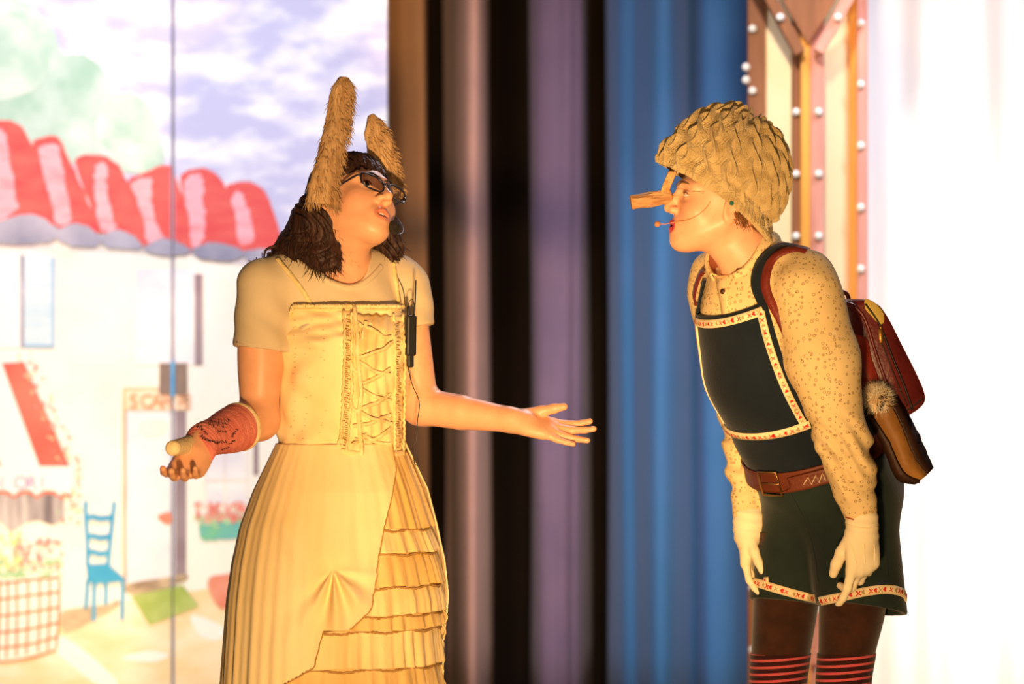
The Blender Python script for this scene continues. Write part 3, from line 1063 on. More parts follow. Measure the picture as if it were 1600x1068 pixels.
def face_parts(H, parent, iris=(0.05, 0.03, 0.015), mouth=0.5, brow_col=(0.02, 0.012, 0.008), gaze=-0.18):
    s = H.s
    mw = material('eye_white', (0.80, 0.78, 0.74), (0.76, 0.73, 0.70), 20, 0.15, spec=0.5)
    mi = material('iris', iris, tuple(v * 0.6 for v in iris), 60, 0.1, spec=0.6)
    mb = material('brow_hair', brow_col, tuple(v * 0.6 for v in brow_col), 60, 0.7)
    mt = material('teeth', (0.82, 0.76, 0.64), (0.76, 0.70, 0.58), 30, 0.2)
    for e in (-1, 1):
        c = H.w(e * 0.0315, 0.0690, 0.0)
        vs, fs = [], []
        bm = bmesh.new()
        bmesh.ops.create_uvsphere(bm, u_segments=20, v_segments=14, radius=0.0130 * s)
        for v in bm.verts:
            v.co = Vector(c + np.array(v.co))
        me = bpy.data.meshes.new('eyeball')
        bm.to_mesh(me)
        bm.free()
        me.materials.append(mw)
        for p in me.polygons:
            p.use_smooth = True
        o = bpy.data.objects.new('eyeball', me)
        COL.objects.link(o)
        put_under(o, parent)
        g = unit(H.f + gaze * H.l + 0.04 * H.u)
        th = np.linspace(0, 2 * np.pi, 16, endpoint=False)
        a1 = unit(np.cross(g, H.u))
        a2 = np.cross(a1, g)
        ring = [c + s * (g * 0.01225 + 0.0058 * (a1 * math.cos(t) + a2 * math.sin(t))) for t in th]
        io = mesh_obj('iris', ring + [c + s * g * 0.0142], [(k, (k + 1) % 16, 16) for k in range(16)], mi, o)
        # brow and lashes
        pts = [H.w(e * x, y, z) for x, y, z in ((0.012, 0.0945, 0.0185), (0.026, 0.0905, 0.0245), (0.040, 0.079, 0.0235), (0.050, 0.066, 0.0175))]
        tube('eyebrow', pts, [0.0012 * s, 0.0018 * s, 0.0015 * s, 0.0005 * s], mb, parent, 6, n=16)
        pts = [H.w(e * x, y, z) for x, y, z in ((0.0195, 0.0800, 0.0012), (0.026, 0.0835, 0.0046), (0.034, 0.0838, 0.0054), (0.041, 0.0800, 0.0040), (0.0465, 0.0745, 0.0005))]
        tube('eyelashes', pts, [0.0005 * s, 0.0011 * s, 0.0013 * s, 0.0012 * s, 0.0006 * s], mb, parent, 6, n=18)
    pts = [H.w(x, 0.0835 - 18 * x * x, -0.0625) for x in np.linspace(-0.013, 0.013, 7)]
    if mouth > 0.2:
        tube('teeth', pts, 0.0038 * s, mt, parent, 8, n=14)


def skin_colors(vs, H, base, lip, blush):
    q = H.loc(vs)
    c = np.tile(np.array(base, float), (len(vs), 1))
    inl = (np.abs(q[:, 0]) < 0.024) & (q[:, 1] > 0.078) & (q[:, 2] < -0.050) & (q[:, 2] > -0.092)
    dz = (q[:, 2] + 0.068)
    w = np.clip(1.25 - np.sqrt((q[:, 0] / 0.021) ** 2 + (dz / 0.0135) ** 2), 0, 1) * inl
    w = np.clip(w * 5, 0, 1)[:, None]
    c = c * (1 - w) + np.array(lip) * w
    for e in (-1, 1):
        d = np.linalg.norm((q - V(e * 0.042, 0.060, -0.030)) / V(0.024, 0.03, 0.020), axis=1)
        w = (0.5 * np.exp(-d * d))[:, None]
        c = c * (1 - w) + np.array(blush) * w
    return c


def add_hand(F, wrist, d, n, s, size=1.0, curls=None, spread=None, thumb=(35, 20, 20), thumb_curl=0.3, fat=1.0, k=0.006, wrist_r=0.026):
    """d: hand direction, n: the way the palm faces, s: thumb side. curls: (knuckle, mid, tip) degrees for index..little.
    Returns finger joints so that nails or seams can follow them."""
    d, n = unit(d), unit(n)
    n = unit(n - d * np.dot(n, d))
    sd = np.cross(d, n)
    if np.dot(sd, s) < 0:
        sd = -sd
    S = size
    curls = curls or [(15, 15, 10)] * 4
    spread = spread or (8, 2, -4, -10)
    base = [0.027, 0.009, -0.009, -0.026]
    mlen = [0.086, 0.088, 0.083, 0.074]
    seg = [(0.042, 0.025, 0.021), (0.046, 0.029, 0.022), (0.043, 0.027, 0.022), (0.034, 0.020, 0.019)]
    rad = [(0.0092, 0.0080, 0.0068), (0.0094, 0.0082, 0.0070), (0.0090, 0.0078, 0.0066), (0.0082, 0.0070, 0.0060)]
    A = np.stack([sd, d, n])
    F.ell(wrist + S * (d * 0.048), V(0.040, 0.052, 0.0165 * fat) * S, A, 0.012)
    F.cone(wrist - d * 0.01, wrist + S * d * 0.03, wrist_r, 0.024 * S * fat, 0.015)
    joints = []
    for i in range(4):
        k0 = wrist + S * (d * mlen[i] + sd * base[i])
        F.cone(wrist + S * (d * 0.015 + sd * base[i] * 0.55), k0, 0.0135 * S * fat, 0.0115 * S * fat, 0.010)
        dir0 = unit(d * math.cos(math.radians(spread[i])) + sd * math.sin(math.radians(spread[i])))
        ang = 0
        p = k0
        js = [p]
        for b in range(3):
            ang += math.radians(curls[i][b])
            dd = dir0 * math.cos(ang) + n * math.sin(ang)
            q = p + S * seg[i][b] * dd
            r2 = rad[i][b + 1] if b < 2 else rad[i][2] * 0.92
            F.cone(p, q, rad[i][b] * S * fat, r2 * S * fat, 0.0035 if b else 0.006)
            p = q
            js.append(p)
        joints.append(js)
    a, b_, c_ = map(math.radians, thumb)
    p = wrist + S * (d * 0.018 + sd * 0.020 + n * 0.004)
    base_dir = unit(d * math.cos(a) + sd * math.sin(a) + n * math.sin(math.radians(15 + 50 * thumb_curl)))
    js = [p]
    cur = base_dir
    for L, r1, r2, bend in ((0.042, 0.0160, 0.0118, 0), (0.030, 0.0112, 0.0098, b_), (0.025, 0.0098, 0.0078, c_)):
        tgt = unit(d * 0.8 + n * thumb_curl - sd * 0.4)
        cur = unit(cur * math.cos(bend) + tgt * math.sin(bend))
        q = p + S * L * cur
        F.cone(p, q, r1 * S * fat, r2 * S * fat, 0.006)
        p = q
        js.append(p)
    joints.append(js)
    return joints


M['skin'] = material('skin', (1, 1, 1), (0.95, 0.91, 0.89), 40, 0.42, 0.02, 300, attr=True, sss=0.12, spec=0.35)
M['black'] = material('black_plastic', (0.012, 0.012, 0.013), (0.018, 0.017, 0.017), 30, 0.4)
M['foam'] = material('black_foam', (0.014, 0.010, 0.008), (0.03, 0.022, 0.018), 120, 0.95, 0.4, 300)

# ================================================================== the long-eared actor in the long dress
SKIN_L = srgb(236, 176, 136)
TX = P(533, 0)[0]
actorL = thing('person', 'person in a pale laced dress with furry donkey ears, palms turned up', 'person', (TX, 0, 0))
T = Frame((TX, 0.0, 0.0), 30)                       # torso frame
HL = Frame(P(551, 321, -0.05), 50, 24, -20, 1.05)   # head frame

axx = axis_steps([(-0.84, 0.24, 0.0032)])
axy = axis_steps([(-0.50, 0.25, 0.0032)])
axz = axis_steps([(0.012, 0.84, 0.010), (0.84, 1.36, 0.0032), (1.36, 1.64, 0.0024)])
B = Field(axx, axy, axz)
add_head(B, HL, mouth=0.8, lid=0.55)


def torso_L(F, g=0.0, k=0.05, low=True, dn=None):
    F.ell(T.w(0, -0.005, 1.175), V(0.150 + g, 0.100 + g, 0.190 + g), T.A, k, dn=dn)
    F.cone(T.w(-0.120, -0.012, 1.300), T.w(0.120, -0.012, 1.300), 0.048 + g, 0.048 + g, k, dn=dn)
    for e in (-1, 1):
        F.ell(T.w(e * 0.064, 0.066, 1.165), V(0.062 + g, 0.048 + g, 0.062 + g), T.A, 0.04, dn=dn)
        F.cone(T.w(e * 0.03, -0.02, 1.345), T.w(e * 0.13, -0.012, 1.318), 0.042 + g, 0.040 + g, 0.03, dn=dn)
    if low:
        F.ell(T.w(0, 0.0, 0.985), V(0.132 + g, 0.098 + g, 0.150 + g), T.A, k, dn=dn)
        F.ell(T.w(0, -0.008, 0.83), V(0.168 + g, 0.122 + g, 0.130 + g), T.A, k, dn=dn)


torso_L(B)
NB = T.w(0.005, -0.015, 1.335)
B.cone(HL.w(0, -0.022, -0.050), NB, 0.050, 0.056, 0.035)
B.cone(HL.w(0, -0.010, -0.066), NB + V(0.0, -0.02, 0.02), 0.034, 0.045, 0.025)
for e in (-1, 1):                                                       # legs and feet under the skirt
    B.cone(T.w(e * 0.085, 0, 0.80), T.w(e * 0.09, 0.01, 0.46), 0.085, 0.056, 0.05)
    B.cone(T.w(e * 0.09, 0.01, 0.46), T.w(e * 0.09, -0.01, 0.09), 0.054, 0.036, 0.03)
    B.cone(T.w(e * 0.09, -0.02, 0.05), T.w(e * 0.10, 0.14, 0.035), 0.034, 0.024, 0.03)
# arms
SR, ER, WR = P(410, 448, -0.085), P(404, 655, -0.105), P(318, 688, -0.30)
B.cone(SR, ER, 0.046, 0.042, 0.02)
B.ell((SR + ER) / 2, (0.044, 0.046, 0.11), None, 0.03)
B.cone(ER, ER * 0.45 + WR * 0.55, 0.046, 0.041, 0.02)
B.cone(ER * 0.45 + WR * 0.55, WR, 0.041, 0.030, 0.004)
SL, EL, WL = P(632, 448, 0.075), P(657, 634, 0.055), P(800, 656, -0.02)
B.cone(SL, EL, 0.044, 0.040, 0.02)
B.cone(EL, EL * 0.55 + WL * 0.45, 0.041, 0.039, 0.02)
B.cone(EL * 0.55 + WL * 0.45, WL, 0.039, 0.027, 0.004)
dL = unit(P(885, 676, -0.03) - WL)
add_hand(B, WL + dL * 0.004, dL, V(0.12, -0.52, 0.86), V(0.1, 0.85, 0.5), 0.98,
         [(10, 10, 10), (6, 10, 8), (-4, 6, 6), (-8, 6, 6)], (2, 0, -2, -5), (12, 8, 8), 0.30, fat=1.12, k=0.004, wrist_r=0.025)
dR = unit(V(-0.34, -0.66, -0.66))
jr = add_hand(B, WR + dR * 0.01, dR, V(0.12, -0.76, 0.64), V(-0.9, 0.1, 0.45), 1.0,
              [(26, 24, 18), (28, 26, 18), (30, 28, 18), (34, 28, 18)], (4, 1, -2, -5), (10, 2, 2), 0.80, fat=1.16, k=0.004)
vL, fL = B.mesh()
vL = relax(vL, fL, 1, 0.5)
colL = skin_colors(vL, HL, SKIN_L, srgb(218, 136, 108), srgb(234, 158, 124))
bodyL = mesh_obj('body', vL, fL, M['skin'], actorL, colors=colL)
bvL = bvh_of(vL, fL)
del B
face_parts(HL, actorL, mouth=0.8)

# ---- hair
M['hair'] = material('dark_brown_hair', (0.022, 0.010, 0.008), (0.060, 0.024, 0.016), 90, 0.55, 0.5, 160, (1, 1, 0.10), spec=0.3)
G = Field(axis_steps([(-0.60, -0.20, 0.003)]), axis_steps([(-0.26, 0.16, 0.003)]), axis_steps([(1.28, 1.66, 0.003)]))
hn = lambda X, Y, Z: 0.0022 * np.sin(420 * (X * 0.8 + Y * 0.9) + 9 * np.sin(22 * Z)) + 0.0018 * snoise(X, Y, Z * 0.25, 190, 11)
curl = lambda X, Y, Z: 0.0040 * np.sin(250 * (X * 0.75 + Y * 0.7) + 6 * np.sin(45 * Z + 20 * X)) + 0.0035 * snoise(X, Y, Z * 0.5, 120, 12)
s_ = HL.s
G.ell(HL.w(0, -0.014, 0.038), V(0.081, 0.097, 0.088) * s_, HL.A, 0.01, dn=hn)
G.ell(HL.w(0, -0.055, -0.020), V(0.072, 0.058, 0.080) * s_, HL.A, 0.03, dn=hn)
# clear the face: an oval window below the parted fringe
G.ell(HL.w(0.000, 0.122, -0.036), V(0.064, 0.093, 0.070) * s_, HL.A, 0.010, True)
G.ell(HL.w(-0.006, 0.130, 0.016), V(0.042, 0.062, 0.040) * s_, HL.A, 0.010, True)
G.ell(HL.w(-0.075, 0.050, -0.040), V(0.045, 0.050, 0.068) * s_, HL.A, 0.015, True)
# the two bunched curls by the neck
for a, b, r1, r2 in ((P(498, 322, -0.07), P(492, 352, -0.085), .040, .052), (P(492, 352, -0.085), P(500, 392, -0.095), .052, .042),
                     (P(480, 350, -0.05), P(462, 392, -0.06), .045, .038), (P(462, 380, -0.04), P(432, 402, -0.05), .034, .018),
                     (P(508, 365, -0.085), P(512, 404, -0.10), .030, .026)):
    G.cone(a, b, r1, r2, 0.012, dn=curl)
for a, b, r1, r2 in ((P(600, 372, 0.055), P(606, 398, 0.055), .032, .034), (P(606, 396, 0.05), P(596, 410, 0.045), .032, .022), (P(592, 350, 0.06), P(602, 384, 0.06), .03, .035)):
    G.cone(a, b, r1, r2, 0.012, dn=curl)
vh, fh = G.mesh()
hair = mesh_obj('hair', vh, fh, M['hair'], actorL)
sel_ = np.where(vh[:, 2] < 1.43)[0]
sel_ = np.random.default_rng(4).choice(sel_, 1500)
hd = (vh[sel_] - np.where(vh[sel_][:, :1] < P(550, 0)[0], P(488, 370, -0.06), P(602, 390, 0.055)))
hd /= np.linalg.norm(hd, axis=1)[:, None]
fur_tufts(vh[sel_] - hd * 0.003, hd * 0.35 + V(0, 0, -0.9), 0.026, 0.0010, 6, 0.9).build('hair_locks', M['hair'], actorL)['kind'] = 'stuff'
hb = Bag()
r_ = np.random.default_rng(5)
for k in range(12):                                                       # loose strands at the ends of the bunches
    c = r_.choice(3)
    p0 = [P(505, 395, -0.12), P(455, 395, -0.08), P(430, 398, -0.06), P(606, 405, 0.02)][c] + r_.normal(size=3) * V(.022, .02, .012)
    dirn = V(r_.normal() * .4 - (.5 if c in (1, 2) else 0), r_.normal() * .3, -0.7 + r_.normal() * .4)
    p1 = p0 + unit(dirn) * 0.02
    p2 = p1 + unit(dirn + V(r_.normal(), r_.normal() * .3, .9)) * 0.018
    hb.add(*tube_data(catmull([p0, p1, p2], 9), np.linspace(0.0010, 0.0003, 9), 5))
pts = [P(430, 384, -0.06), P(416, 390, -0.06), P(413, 402, -0.06), P(420, 410, -0.06)]
hb.add(*tube_data(catmull(pts, 14), np.linspace(0.004, 0.0015, 14), 6))
hb.build('loose_curls', M['hair'], actorL)

# ---- furry ears on a band
M['fur'] = material('tan_fur', srgb(210, 174, 128), srgb(168, 128, 86), 70, 0.85, 0.6, 120, (1, 1, 0.18), contrast=(0.3, 0.7))


def furry_ear(path, widths, thick, y_norm, seed, dens, parent):
    ctr = catmull(path, 40)
    wid = np.interp(np.linspace(0, 1, 40), np.linspace(0, 1, len(widths)), widths)
    t = np.gradient(ctr, axis=0)
    t /= np.linalg.norm(t, axis=1)[:, None]
    side = np.cross(t, np.asarray(y_norm, float))
    side /= np.linalg.norm(side, axis=1)[:, None]
    nor = np.cross(side, t)
    th = np.linspace(0, 2 * np.pi, 24, endpoint=False)
    rr = 1 + 0.07 * np.sin(5 * th[None, :] + 9 * np.linspace(0, 1, 40)[:, None]) + 0.06 * np.sin(23 * np.linspace(0, 1, 40)[:, None] + th[None, :])
    pts = ctr[:, None, :] + rr[..., None] * (np.cos(th)[None, :, None] * side[:, None, :] * (wid / 2)[:, None, None] + np.sin(th)[None, :, None] * nor[:, None, :] * thick)
    vs = pts.reshape(-1, 3)
    fs = [tuple(f) for f in grid_faces(40, 24, True)] + [tuple(range(24)), tuple(39 * 24 + k for k in range(24))[::-1]]
    e = mesh_obj('costume_ear', vs, fs, M['fur'], parent)
    fix_normals(e)
    r = np.random.default_rng(seed)
    base, dirs = [], []
    for _ in range(dens):
        i, a = r.integers(0, 40), r.uniform(0, 2 * np.pi)
        o_ = math.cos(a) * side[i] * wid[i] / 2 + math.sin(a) * nor[i] * thick
        base.append(ctr[i] + o_ * 0.97)
        dirs.append(unit(o_) * 0.30 - t[i] * 0.9 + side[i] * 0.35)
    fb = fur_tufts(base, dirs, 0.020, 0.0012, seed, 0.15)
    fo = fb.build('fur_pile', M['fur'], e)
    fo['kind'] = 'stuff'
    return e


furry_ear([P(502, 318, -0.150), P(505, 292, -0.150), P(513, 255, -0.135), P(524, 215, -0.11), P(530, 175, -0.09), P(535, 140, -0.08), P(537, 122, -0.075)],
          [.066, .064, .056, .054, .054, .050, .022], 0.014, (0.25, -1, 0), 21, 1500, actorL)
furry_ear([P(612, 300, 0.02), P(606, 268, 0.02), P(596, 236, 0.02), P(587, 205, 0.025), P(580, 180, 0.03)],
          [.050, .056, .062, .056, .014], 0.012, (0.4, -1, 0), 22, 700, actorL)

# ---- t-shirt
M['tee'] = material('cream_cotton', srgb(220, 200, 166), srgb(208, 186, 150), 6, 0.85, 0.06, 200, spec=0.15)
Q = Field(axis_steps([(-0.68, -0.10, 0.0036)]), axis_steps([(-0.26, 0.22, 0.0036)]), axis_steps([(1.03, 1.42, 0.0036)]))
wr = lambda X, Y, Z: 0.0016 * snoise(X, Y, Z, 46, 31) + 0.0020 * np.sin(70 * (X + 0.9 * Z) + 3 * snoise(X, Y, Z, 12, 32)) * np.clip((1.33 - Z) * 8, 0, 1)
torso_L(Q, 0.009, 0.045, True, wr)
for S0, E0, pr in ((SR, ER, 0.43), (SL, EL, 0.42)):
    a = S0 + V(0, 0, 0.004)
    b = S0 + (E0 - S0) * 0.60
    Q.cone(a, b, 0.058, 0.064 if S0 is SR else 0.059, 0.03, dn=wr)
for S0, E0, fr in ((SR, ER, 0.475), (SL, EL, 0.36)):
    n_ = unit(E0 - S0)
    c = S0 + (E0 - S0) * fr
    Q.plane(c, n_ + V(-0.10 if S0 is SR else 0.1, 0, 0), 0.003, c - V(.082, .09, .19), c + V(.078 if S0 is SR else .09, .09, .09))
Q.cone(NB + V(-0.004, -0.045, 0.000), NB + V(0.0, -0.005, 0.10), 0.066, 0.085, 0.004, True)   # neck opening
Q.ell(T.w(0, 0.110, 1.135), V(0.18, 0.095, 0.104), T.A, 0.004, True)           # none of it under the bodice front
vt, ft = Q.mesh()
vt = relax(vt, ft, 1, 0.5)
tee = mesh_obj('t_shirt', vt, ft, M['tee'], actorL)
bvT = bvh_of(vt, ft)
tube('sleeve_hem', path_on(bvT, [(370, 534), (395, 542), (420, 547), (440, 547)], 24, 0.0005)[0], 0.0016, M['tee'], tee, 6)
q, nn = path_on(bvT, [(489, 418), (500, 432), (522, 443), (545, 449), (566, 444), (584, 430), (596, 416)], 40, 0.0008)
vs_, fs_ = ribbon_data(q, nn, 0.013, 0.0018)
fix_normals(mesh_obj('neck_rib', vs_, fs_, M['tee'], tee))

# ---- dress: bodice
M['dress'] = material('cream_dress_cotton', srgb(252, 232, 186), srgb(242, 210, 148), 4, 0.8, 0.10, 90, (1, 1, 0.35), spec=0.15)
M['dress2'] = material('aged_cream_cotton', srgb(248, 222, 164), srgb(228, 192, 126), 9, 0.85, 0.15, 120, (1, 1, 0.4), spec=0.1, contrast=(0.3, 0.7))
M['lace'] = material('cream_lace', srgb(244, 222, 164), srgb(228, 198, 134), 40, 0.9, 0.4, 160, spec=0.1)
M['tierseam'] = material('frayed_seam', srgb(186, 146, 84), srgb(166, 124, 66), 60, 0.9, 0.3, 200)
M['stitch'] = material('brown_stitch', srgb(150, 112, 60), srgb(130, 92, 46), 30, 0.9)
dress = thing('dress', None, None, (TX, 0, 0))
put_under(dress, actorL)


def bod_rings(off=0.0):
    rows = [(0.905, .151, .111, 0.0), (0.96, .150, .112, 0.0), (1.03, .150, .114, 0.004), (1.10, .154, .126, 0.012), (1.16, .160, .141, 0.014), (1.20, .158, .131, 0.010), (1.235, .153, .113, 0.004), (1.262, .146, .100, 0.0)]
    return [(T.w(0, dy, z), T.l * (a + off), T.f * (b + off)) for z, a, b, dy in rows]


def bod_disp(s, th):
    w = 0.0022 * np.sin(26 * s + 3.2 * np.sin(2 * th) + 1) * np.clip(np.cos(th - 2.3) + 0.3, 0, 1)
    w = w + 0.0018 * np.sin(48 * s + 5 * th + 2 * np.sin(9 * s)) + 0.0012 * np.sin(31 * s - 7 * th)
    w = w + 0.0034 * snoise(np.cos(th) * 1.0 + 0 * s, np.sin(th) + 0 * s, 3.2 * s + 0.5 * np.cos(th), 14, 81)
    return w


vb, fb = loft_data(bod_rings(), 110, 200, bod_disp)
# the top edge dips under the arms and at the back
vg = vb.reshape(110, 200, 3)
th = np.linspace(0, 2 * np.pi, 200, endpoint=False)
front = np.clip((np.sin(th) + 0.10) * 2.0, 0, 1)
ztop = 1.160 + 0.082 * front
for j in range(200):
    z = vg[:, j, 2]
    zn = 0.905 + (z - 0.905) * (ztop[j] - 0.905) / (1.262 - 0.905)
    k_ = np.interp(zn, z, np.arange(110))
    i0 = np.clip(k_.astype(int), 0, 108)
    fr_ = (k_ - i0)[:, None]
    vg[:, j] = vg[i0, j] * (1 - fr_) + vg[i0 + 1, j] * fr_
vb = vg.reshape(-1, 3)
bod = mesh_obj('bodice', vb, fb, M['dress'], dress)
fix_normals(bod)
bod.modifiers.new('cloth', 'SOLIDIFY').thickness = 0.004
bvB = bvh_of(vb, fb)
edge = vg[-1]
tube('bodice_piping', np.vstack([edge, edge[:1]]), 0.0032, M['lace'], dress, 6)
# lace ruffle along the front top edge
fe = np.array([edge[j] for j in range(12, 92)])
fb2 = Bag()
for i in range(len(fe) - 1):
    for u in (0.0, 0.5):
        c = fe[i] * (1 - u) + fe[i + 1] * u + V(0, -0.002, 0.002)
        fb2.add(*tube_data([c, c + V(random.gauss(0, .002), -0.005, 0.006), c + V(random.gauss(0, .002), -0.003, 0.009)], [0.0026, 0.0030, 0.0018], 6))
fb2.build('top_frill', M['lace'], dress)
# laced front panel
patch_on('front_panel', bvB, [(541, 492), (541, 560), (538, 640), (533, 704)], [(628, 494), (630, 560), (628, 640), (626, 704)], 60, 40, M['dress2'], dress, 0.003, 0.002, 3,
         lambda v, u: 0.0022 * np.sin(38 * u + 3 * np.sin(5 * v)) * np.sin(np.pi * u) + 0.0012 * np.sin(30 * v + 6 * u))
for pts in ([(537, 488), (538, 560), (534, 640), (528, 706)], [(548, 490), (549, 560), (546, 640), (541, 704)], [(612, 492), (615, 560), (614, 640), (613, 702)], [(626, 492), (629, 560), (628, 640), (627, 706)]):
    q, nn = path_on(bvB, pts, 90, 0.006, 3)
    wob = np.sin(np.arange(90) * 1.6)[:, None] * 0.0012
    tube('lace_edging', q + wob * V(1, 0, 0), 0.0032, M['lace'], dress, 6)
lac = [(548, 498), (613, 525), (549, 560), (615, 535), (550, 600), (613, 573), (549, 618), (613, 640), (548, 655), (613, 622), (547, 690), (612, 662), (545, 668), (611, 690)]
for a, b in (((556, 506), (608, 528)), ((558, 556), (610, 536)), ((556, 540), (570, 505)), ((560, 562), (606, 584)), ((556, 598), (606, 576)), ((560, 604), (608, 624)), ((556, 640), (606, 612)),
             ((560, 640), (608, 662)), ((550, 664), (606, 648)), ((558, 676), (606, 690)), ((548, 698), (570, 676)), ((552, 690), (604, 672)), ((546, 560), (556, 580)), ((545, 620), (557, 640))):
    m_ = ((a[0] + b[0]) / 2 + random.uniform(-2, 2), (a[1] + b[1]) / 2 + random.uniform(0, 5))
    q, nn = path_on(bvB, [a, m_, b], 20, 0.0105, 2)
    vs_, fs_ = ribbon_data(q, nn, 0.0075, 0.0012)
    fix_normals(mesh_obj('lacing_ribbon', vs_, fs_, M['lace'], dress))
q, nn = path_on(bvB, [(552, 486), (557, 540), (560, 600), (560, 660), (561, 716)], 40, 0.012, 3)
vs_, fs_ = ribbon_data(q, nn, 0.0095, 0.0012)
fix_normals(mesh_obj('hanging_ribbon', vs_, fs_, M['lace'], dress))
b_ = Bag()
for k in range(60):                                                     # hook tapes: little loops either side of the lacing
    y = 500 + k * 3.4
    for x0 in (544 - 0.03 * (y - 500), 619):
        c, n_ = on_surface(bvB, x0 + random.uniform(-2, 2), y, 0.007)
        b_.add(*tube_data([c + V(-.004, 0, .001), c + V(0, -.002, 0), c + V(.004, 0, -.001)], 0.0008, 5))
b_.build('eyelet_tape', M['tierseam'], dress)['kind'] = 'stuff'
b_ = Bag()
for x0, x1 in ((462, 458), (484, 476), (508, 500)):                     # boning seams with stitches
    for k in range(26):
        y = 500 + k * 7.5
        u = k / 26
        if random.random() < 0.45:
            continue
        c, n_ = on_surface(bvB, x0 * (1 - u) + x1 * u + random.gauss(0, 2.5), y + random.gauss(0, 3), 0.0012)
        b_.add(*tube_data([c + V(-.0018, 0, 0), c + V(.0018, 0, 0)], 0.0004, 5))
b_.build('seam_stitches', M['stitch'], dress)['kind'] = 'stuff'
for pts in ([(490, 484), (478, 462), (462, 440), (444, 418), (434, 406)], [(624, 488), (621, 462), (618, 440), (614, 412)]):
    ribbon('shoulder_strap', bvT, pts, 0.010, M['lace'], dress, 24, 0.003, 0.0016)
ribbon('waist_band', bvB, [(533, 704), (560, 708), (595, 710), (627, 708)], 0.014, M['dress2'], dress, 24, 0.006, 0.002)

# ---- dress: tiered underskirt, then the draped overskirt over it
SK = [(0.945, .148, .110, 533), (0.90, .163, .122, 533), (0.84, .182, .142, 533), (0.76, .208, .168, 530), (0.68, .226, .186, 530), (0.60, .236, .198, 529), (0.50, .236, .202, 524), (0.40, .240, .208, 522), (0.20, .262, .228, 518), (0.04, .272, .238, 516)]


def sk_ring(z, off=0.0):
    zs = [r[0] for r in SK][::-1]
    a = np.interp(z, zs, [r[1] for r in SK][::-1]) + off
    b = np.interp(z, zs, [r[2] for r in SK][::-1]) + off
    cx = P(np.interp(z, zs, [r[3] for r in SK][::-1]), 0)[0]
    return V(cx, 0, z), T.l * a, T.f * b


TIERS = [0.925, 0.765, 0.712, 0.640, 0.578, 0.545, 0.462, 0.405, 0.34, 0.26, 0.18, 0.10, 0.02]
M['tierdark'] = material('tea_stained_cotton', srgb(240, 204, 138), srgb(214, 172, 100), 9, 0.85, 0.15, 120, (1, 1, 0.4), spec=0.1, contrast=(0.3, 0.7))
cols = 460
th = np.linspace(0, 2 * np.pi, cols, endpoint=False)
for k in range(len(TIERS) - 1):                                          # one gathered frill per tier
    top, bot = TIERS[k], TIERS[k + 1]
    n_r = max(8, int((top - bot) / 0.004))
    pts = np.zeros((n_r, cols, 3))
    wob = 0.35 * np.sin(th * 5 + k) + 0.25 * np.sin(th * 11 + 2.3 * k)
    for i in range(n_r):
        fr_ = i / (n_r - 1)
        z = top + (bot - 0.006 - top) * fr_
        c, U, Vv = sk_ring(z)
        g_ = 0.30 + 0.70 * fr_
        d = 0.012 * fr_ ** 0.8 + (0.0034 * np.sin(th * (26 + 7 * (k % 3)) + 2.1 * k + 2.5 * wob) + 0.0016 * np.sin(th * 49 + k * 1.3 + 3 * wob) + 0.0006 * np.sin(th * 83 + 4 * wob)) * g_
        r = np.cos(th)[:, None] * U + np.sin(th)[:, None] * Vv
        pts[i] = c + r * (1 + d / np.linalg.norm(r, axis=1))[:, None]
        pts[i, :, 2] += 0.0035 * fr_ * wob
    o = mesh_obj('skirt_tier', pts.reshape(-1, 3), grid_faces(n_r, cols, True), M['dress2'] if k % 2 else M['tierdark'], dress)
    fix_normals(o)
    o.modifiers.new('cloth', 'SOLIDIFY').thickness = 0.0015


def theta_of(px, z, off=0.0):
    """angle on the skirt's front whose silhouette column is px"""
    c, U, Vv = sk_ring(z, off)
    x = P(px, 0)[0]
    tt = np.linspace(-0.6, 3.4, 900)
    X = c[0] + np.cos(tt) * U[0] + np.sin(tt) * Vv[0]
    Y = np.cos(tt) * U[1] + np.sin(tt) * Vv[1]
    ok = Y < np.max(Y) - 0.0
    e = np.abs(X - x) + (Y > 0.02) * 10
    return tt[np.argmin(e)]


def py_of(z):
    return 534 - (z - CAM_Z) * PXM


# front edge of the overskirt as photo columns against photo rows
EDGE = [(700, 622), (735, 622), (800, 606), (860, 596), (905, 590), (940, 583), (962, 566), (975, 552)]
LOW = [(976, 514), (1000, 508), (1030, 500), (1050, 465), (1068, 436), (1110, 380), (1500, 330)]
for k, z in enumerate(TIERS[1:10]):                                     # frayed dark seams between the tiers
    z = z - 0.010
    c, U, Vv = sk_ring(z, 0.0045)
    tt = np.linspace(-0.7, theta_of(np.interp(py_of(z), [a for a, _ in EDGE + LOW], [b for _, b in EDGE + LOW]), z, 0.02) + 0.05, 160)
    q = c + np.cos(tt)[:, None] * U + np.sin(tt)[:, None] * Vv
    q[:, 2] += 0.003 * np.sin(tt * 13 + k) + rng.normal(0, 0.0008, 160)
    tube('tier_seam', q, 0.0030, M['tierseam'], dress, 6)


